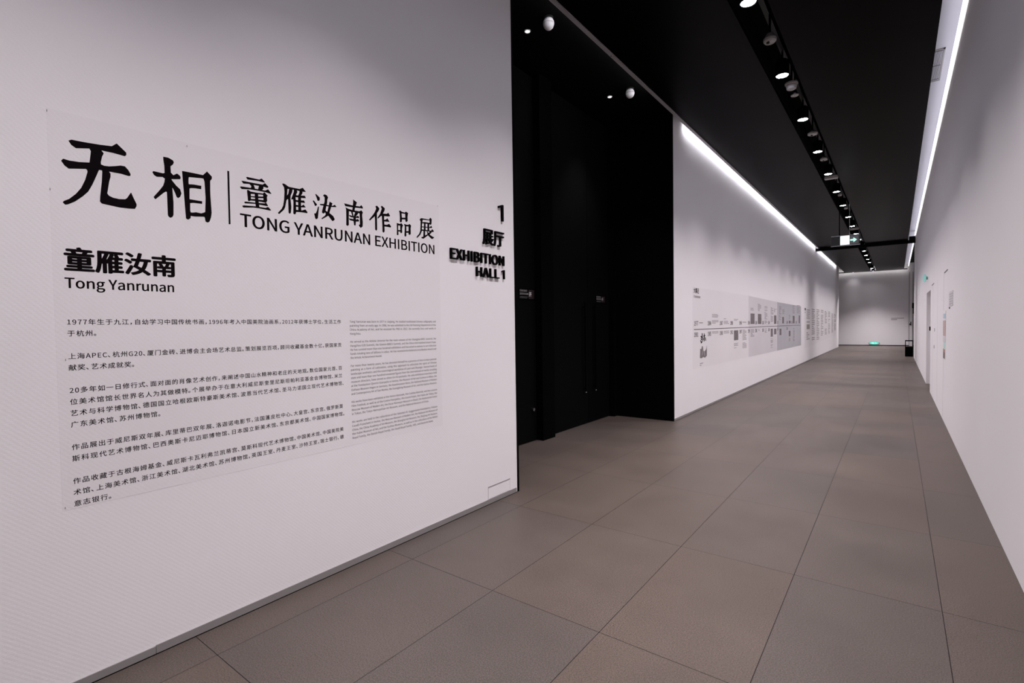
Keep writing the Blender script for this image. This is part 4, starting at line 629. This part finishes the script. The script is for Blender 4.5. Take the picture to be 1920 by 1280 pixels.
MB().poly_x([(16.23, 0.70), (20.82, 0.684), (20.82, 2.085), (16.23, 2.10)], LW-0.002, LW+0.001).build('film_section', FILM_C, tl)
XF = LW+0.001; XG = LW+0.002
b = ([], []); it = layout("大事记", 0.1); place(b, it, 8.70, 2.033, 0.1, XG, 0.03, 0.29/0.3); flat('heading', b, tl)
MB().box(XF-0.001, XG, 8.715, 8.75, 1.95, 1.995).box(XF-0.001, XG, 8.77, 9.07, 1.95, 1.985).build('english_heading', GREYT, tl)
MB().box(XF-0.001, XG, 8.715, 20.60, 1.402, 1.415).build('timeline_bar', DARKT, tl)
def year(s, y0, y1, z0, h=0.074):
    sz = h/capH; b = ([], []); it = layout(s, sz); wid = it[-1][1]+0.5*sz
    place(b, it, y0, z0, sz, XG, 0.03, (y1-y0)/wid); flat('year', b, tl, DARKT)
UY = ['1977', '1984', '1987', '1990', '1996', '1998', '2000', '2002', '2004', '2007', '2009', '2011', '2013']
LY = ['1981', '1985', '1988', '1992', '1997', '1999', '2001', '2003', '2006', '2008', '2010']
for s, (a, c) in zip(UY, YU): year(s, a, c, 1.476)
for s, (a, c) in zip(LY, YU): year(s, a, c, 1.283)
for a, c, z0, z1 in PH: MB().box(XF-0.001, XG, a, c, z0, z1).build('photo', PHOTO, tl)
def textblock(name, a, c, z0, z1, parent, m, seed, lh=0.022):
    rr = random.Random(seed); mb = MB(); n = max(1, int((z1-z0)/lh)); st = (z1-z0)/n
    for i in range(n):
        if rr.random() < 0.12 and n > 3: continue
        e = a + (c-a)*(1.0 if rr.random() < 0.6 else rr.uniform(0.4, 1.0))
        zt = z1 - i*st
        mb.box(XF-0.001, XG, a, e, zt-st*0.48, zt)
    mb.build(name, m, parent)
for i, (a, c, z0, z1) in enumerate(TX): textblock('text_block', a, c, z0, z1, tl, GREYT, i)
# brush-written characters and a small ink landscape picture
a, c, z0, z1 = INKB[0]; m = MB(); hh = z1-z0; ww = c-a
for p in (((.08, .62), (.2, .7), (.36, .55), (.33, .4)), ((.3, 1.0), (.42, .95), (.44, .3), (.3, .2)), ((.05, .45), (.2, .42), (.45, .2), (.4, .1)), ((.05, .2), (.15, .25), (.3, -.1), (.2, -.12)), ((.12, .0), (.38, .12), (.42, .04), (.2, -.16)),
          ((.62, .98), (.72, .9), (.72, .1), (.6, .02)), ((.56, .7), (.86, .76), (.84, .66), (.56, .58)), ((.74, .62), (.9, .42), (.98, .08), (.84, .16)), ((.58, .5), (.66, .46), (.58, .2), (.52, .24))):
    m.poly_x([(a+ww*u, z0+hh*v) for u, v in p], XF-0.001, XG)
m.build('brush_writing', INK, tl)
a, c, z0, z1 = INKB[1]; hh = z1-z0; ww = c-a
pic = MB().poly_x([(a+ww*u, z0+hh*v) for u, v in ((0, 0.06), (.2, 0), (.45, .08), (.75, 0), (1, .14), (1, 1.0), (.9, .7), (.78, .6), (.62, .52), (.5, .62), (.42, .95), (.3, 1.0), (.2, .75), (.05, .8))], XF-0.001, XG).build('picture', PHOTO, tl)
MB().poly_x([(a+ww*u, z0+hh*v) for u, v in ((.22, .2), (.4, .66), (.5, .6), (.34, .3))], XG, XG+0.001).poly_x([(a+ww*u, z0+hh*v) for u, v in ((.55, .5), (.62, .16), (.72, .2), (.7, .5))], XG, XG+0.001).build('pale_streaks', GREYT, pic)

p2 = thing('text_column_panel', (LW, 27.9, 0.53), 'pale printed panel of eight text columns beyond the timeline', 'wall text')
MB().poly_x([(21.66, 0.53), (34.2, 0.80), (34.2, 1.98), (21.66, 2.06)], LW-0.002, LW+0.001).build('film_section', FILM_A, p2)
MB().box(XF-0.001, XG, 21.70, 22.02, 1.955, 2.045).build('heading', DARKT, p2)
MB().box(XF-0.001, XG, 21.70, 22.0, 1.87, 1.90).build('english_heading', GREYT, p2)
for i, (a, c, z0, z1) in enumerate(COLS):
    if i == 0:
        textblock('text_column', a, c, 1.46, 2.0, p2, GREYT, 90, 0.07); textblock('text_column', a, c, 0.8, 1.2, p2, GREYT, 91, 0.07)
    else: textblock('text_column', a, c, z0, z1, p2, GREYT, 60+i, 0.075)
MB().box(XF-0.001, XG, 22.23, 23.07, 1.24, 1.425).build('photo', mat('pale_photograph', (0.30, 0.27, 0.25), 0.6, vary=0.2, vscale=10), p2)

# ------------------------------------------------------------ hanging exit sign
ey = 15.8
t = thing('exit_sign', (-1.07, ey, 3.49), 'hanging lit exit sign with a green arrow under the far ceiling', 'exit sign')
MB().box(-1.385, -0.755, ey, ey+0.02, 3.500, 3.735).build('panel', ACRYL, t)
MB().box(-1.385, -0.755, ey-0.005, ey+0.025, 3.735, 3.752).build('top_rail', METAL, t)
MB().box(-1.39, -0.755, ey-0.005, ey+0.025, 3.478, 3.500).build('bottom_rail', CHROME, t)
MB().box(-1.185, -0.985, ey-0.004, ey+0.001, 3.505, 3.735).build('lit_pictogram', SIGNW, t)
MB().box(-0.985, -0.785, ey-0.003, ey+0.001, 3.515, 3.72).build('arrow_field', CLEARA, t)
arrow = [(-0.97, 3.595), (-0.90, 3.595), (-0.90, 3.55), (-0.825, 3.615), (-0.90, 3.675), (-0.90, 3.635), (-0.97, 3.635)]
V = [(x, ey-0.006, z) for x, z in arrow] + [(x, ey-0.003, z) for x, z in arrow]; k = len(arrow)
mesh_obj('arrow', V, [tuple(range(k)), tuple(range(k, 2*k))[::-1]] + [(i, k+i, k+(i+1) % k, (i+1) % k) for i in range(k)], GREENP, t)
MB().cyl((-1.205, ey+0.01, 3.752), 0.011, H-3.752, 10).build('hanger_rod', BLACK, t)
MB().cyl((-0.985, ey+0.01, 3.752), 0.006, H-3.752, 10).build('hanger_rod', METAL, t)
MB().cyl((-0.745, ey-0.004, 3.60), 0.017, 0.012, 14, 'y').box(-0.757, -0.745, ey, ey+0.02, 3.59, 3.61).build('indicator_light', SIGNW, t)

# ------------------------------------------------------------ end wall objects
t = thing('floor_exit_sign', (-1.11, Y_END, 0.06), 'small green oval exit light low on the end wall', 'exit sign')
def oval(rx, rz, y0, y1, c=(-1.11, 0.155), n=32):
    P = [(c[0]+rx*math.cos(2*math.pi*i/n), c[1]+rz*math.sin(2*math.pi*i/n)) for i in range(n)]
    V = [(x, y0, z) for x, z in P] + [(x, y1, z) for x, z in P]
    return V, [tuple(range(n)), tuple(range(n, 2*n))[::-1]] + [(i, n+i, n+(i+1) % n, (i+1) % n) for i in range(n)]
mesh_obj('rim', *oval(0.29, 0.105, Y_END-0.03, Y_END), PALEF, t)
mesh_obj('lens', *oval(0.24, 0.085, Y_END-0.036, Y_END-0.03), GREENL, t)
MB().box(-1.24, -1.10, Y_END-0.039, Y_END-0.036, 0.135, 0.185).box(-1.05, -0.98, Y_END-0.039, Y_END-0.036, 0.135, 0.175).build('pictogram', GREENP, t)
t = thing('wall_lettering', (0.05, Y_END, 1.58), 'faint two-line grey lettering on the end wall', 'wall text')
MB().box(-0.27, 0.36, Y_END-0.003, Y_END, 1.655, 1.70).build('text_line', GREYT, t)
MB().box(-0.27, 0.02, Y_END-0.003, Y_END, 1.575, 1.62).build('text_line', GREYT, t)
# bin
bx0, bx1, by0, by1 = 0.292, 0.560, 27.12, 27.42
t = thing('waste_bin', (0.426, 27.27, 0), 'black waste bin with an open top frame at the end of the right wall', 'bin')
MB().box(bx0, bx1, by0, by1, 0.0, 0.41).build('body', BLACK, t, bevel=0.012)
MB().box(bx0+0.03, bx1-0.03, by0+0.03, by1-0.03, 0.405, 0.414).build('opening', VOID, t)
for x in (bx0+0.012, bx1-0.012):
    for y in (by0+0.012, by1-0.012): MB().box(x-0.012, x+0.012, y-0.012, y+0.012, 0.40, 0.66).build('post', BLACK, t)
MB().box(bx0, bx1, by0, by0+0.03, 0.645, 0.685).box(bx0, bx1, by1-0.03, by1, 0.645, 0.685).box(bx0, bx0+0.03, by0, by1, 0.645, 0.685).box(bx1-0.03, bx1, by0, by1, 0.645, 0.685).build('top_frame', BLACK, t)
t = thing('wall_box', (0.55, 26.5, 2.0), 'small black box fixed high at the far end of the right wall', 'wall box')
MB().box(0.50, RW, 26.45, 26.6, 2.02, 2.24).build('case', BLACK, t, bevel=0.01)
MB().box(0.52, RW, 26.52, 26.58, 1.80, 2.02).build('bracket', DARKM, t)
struct(MB().box(RW-0.012, RW+0.004, 26.595, 26.62, 0.0, 4.6).build('trim_7', DARKM), 'dark corner bead at the far end of the right wall', 'trim')

# ------------------------------------------------------------ right wall objects
t = thing('round_sign', (RW, 15.2, 2.40), 'small round green sign projecting from the right wall above the recessed doorway', 'sign')
pr = MB().lathe((RW, 15.2, 2.40), [(0.088, -0.006), (0.09, 0.0), (0.088, 0.006)], 32, 'y').build('disc', GREENF, t)
pr.location = (-0.055, 0.0, 0.088); pr.rotation_euler = (0, 0, math.radians(-72))
MB().box(RW-0.03, RW, 15.185, 15.215, 2.455, 2.52).build('bracket', METAL, t)
t = thing('fire_notice', (RW, 9.8, 0.94), 'tall narrow notice with red print and pictures on the right wall', 'notice')
XR = RW-0.004
MB().box(XR, RW+0.001, 9.58, 10.05, 0.93, 1.64).build('sheet', WHITEP, t)
MB().box(XR-0.002, XR, 9.62, 10.02, 1.53, 1.60).build('blue_header', BLUE, t)
MB().box(XR-0.002, XR, 9.62, 9.74, 1.27, 1.50).box(XR-0.002, XR, 9.90, 10.02, 1.27, 1.50).build('red_text_column', RED, t)
MB().box(XR-0.002, XR, 9.62, 10.02, 1.17, 1.26).build('grey_text', FILM_B, t)
MB().cyl((XR-0.003, 9.80, 1.135), 0.06, 0.003, 20, 'x').build('green_badge', GREENF, t)
MB().box(XR-0.002, XR, 9.66, 9.98, 1.03, 1.08).build('red_picture', RED, t)
MB().box(XR-0.002, XR, 9.66, 9.98, 0.94, 1.03).build('dark_picture', BROWN, t)
t = thing('wall_notice', (RW, 8.75, 1.66), 'pale grey printed notice high on the right wall near the flush door', 'notice')
MB().box(XR, RW+0.001, 8.45, 9.05, 1.69, 1.88).build('sheet', FILM_B, t)
m = MB()
for i in range(5): m.box(XR-0.001, XR, 8.50, 9.0-0.06*(i % 2), 1.71+0.032*i, 1.725+0.032*i)
m.build('text_lines', FILM_C, t)
o = MB().lathe((RW, 8.93, 1.667), [(0.012, 0.0), (0.012, -0.007), (0.008, -0.011)], 14, 'x').build('wall_hook', DARKT, loc=(RW, 8.93, 1.667)); tag(o, 'tiny dark hook just under the pale grey notice', 'hook')
t = thing('door_reader', (RW, 13.74, 1.28), 'small dark reader box at the near edge of the recessed doorway', 'card reader')
MB().box(RW-0.02, RW, 13.70, 13.79, 1.29, 1.38).build('case', BLACK, t, bevel=0.006)
for y, z in ((12.29, 1.33), (12.40, 1.01)): MB().box(RW-0.006, RW, y-0.06, y+0.06, z-0.03, z+0.03).build('catch', FILM_C, flush)
for ya, yb in ((9.35, 9.95), (12.6, 13.3)): MB().box(RW-0.006, RW, ya, yb, 2.206, 2.215).build('hinge', DARKT, flush)

# air grille in the white soffit
t = thing('air_grille', (0.3, 9.05, 4.94), 'white slatted air grille set in the soffit above the right wall', 'air vent')
gx0, gx1, gy0, gy1 = 0.16, 0.472, 8.50, 9.58; gz = 4.94
MB().box(gx0, gx1, gy0, gy0+0.03, gz-0.012, gz).box(gx0, gx1, gy1-0.03, gy1, gz-0.012, gz).box(gx0, gx0+0.02, gy0, gy1, gz-0.012, gz).box(gx1-0.02, gx1, gy0, gy1, gz-0.012, gz).build('frame', PALEF, t)
MB().box(gx0+0.02, gx1-0.02, gy0+0.03, gy1-0.03, gz-0.002, gz+0.001).build('backing', DARKT, t)
m = MB()
nx = 19
for i in range(nx):
    x = gx0+0.028+(gx1-gx0-0.056)*i/(nx-1)
    m.box(x-0.0042, x+0.0042, gy0+0.04, gy1-0.04, gz-0.011, gz-0.003)
m.build('slats', SOFFIT, t)
for yc in (gy0+0.035, 9.0, gy1-0.09): MB().box(gx0+0.02, gx1-0.02, yc, yc+0.014, gz-0.013, gz-0.002).build('cross_bar', DARKT, t)
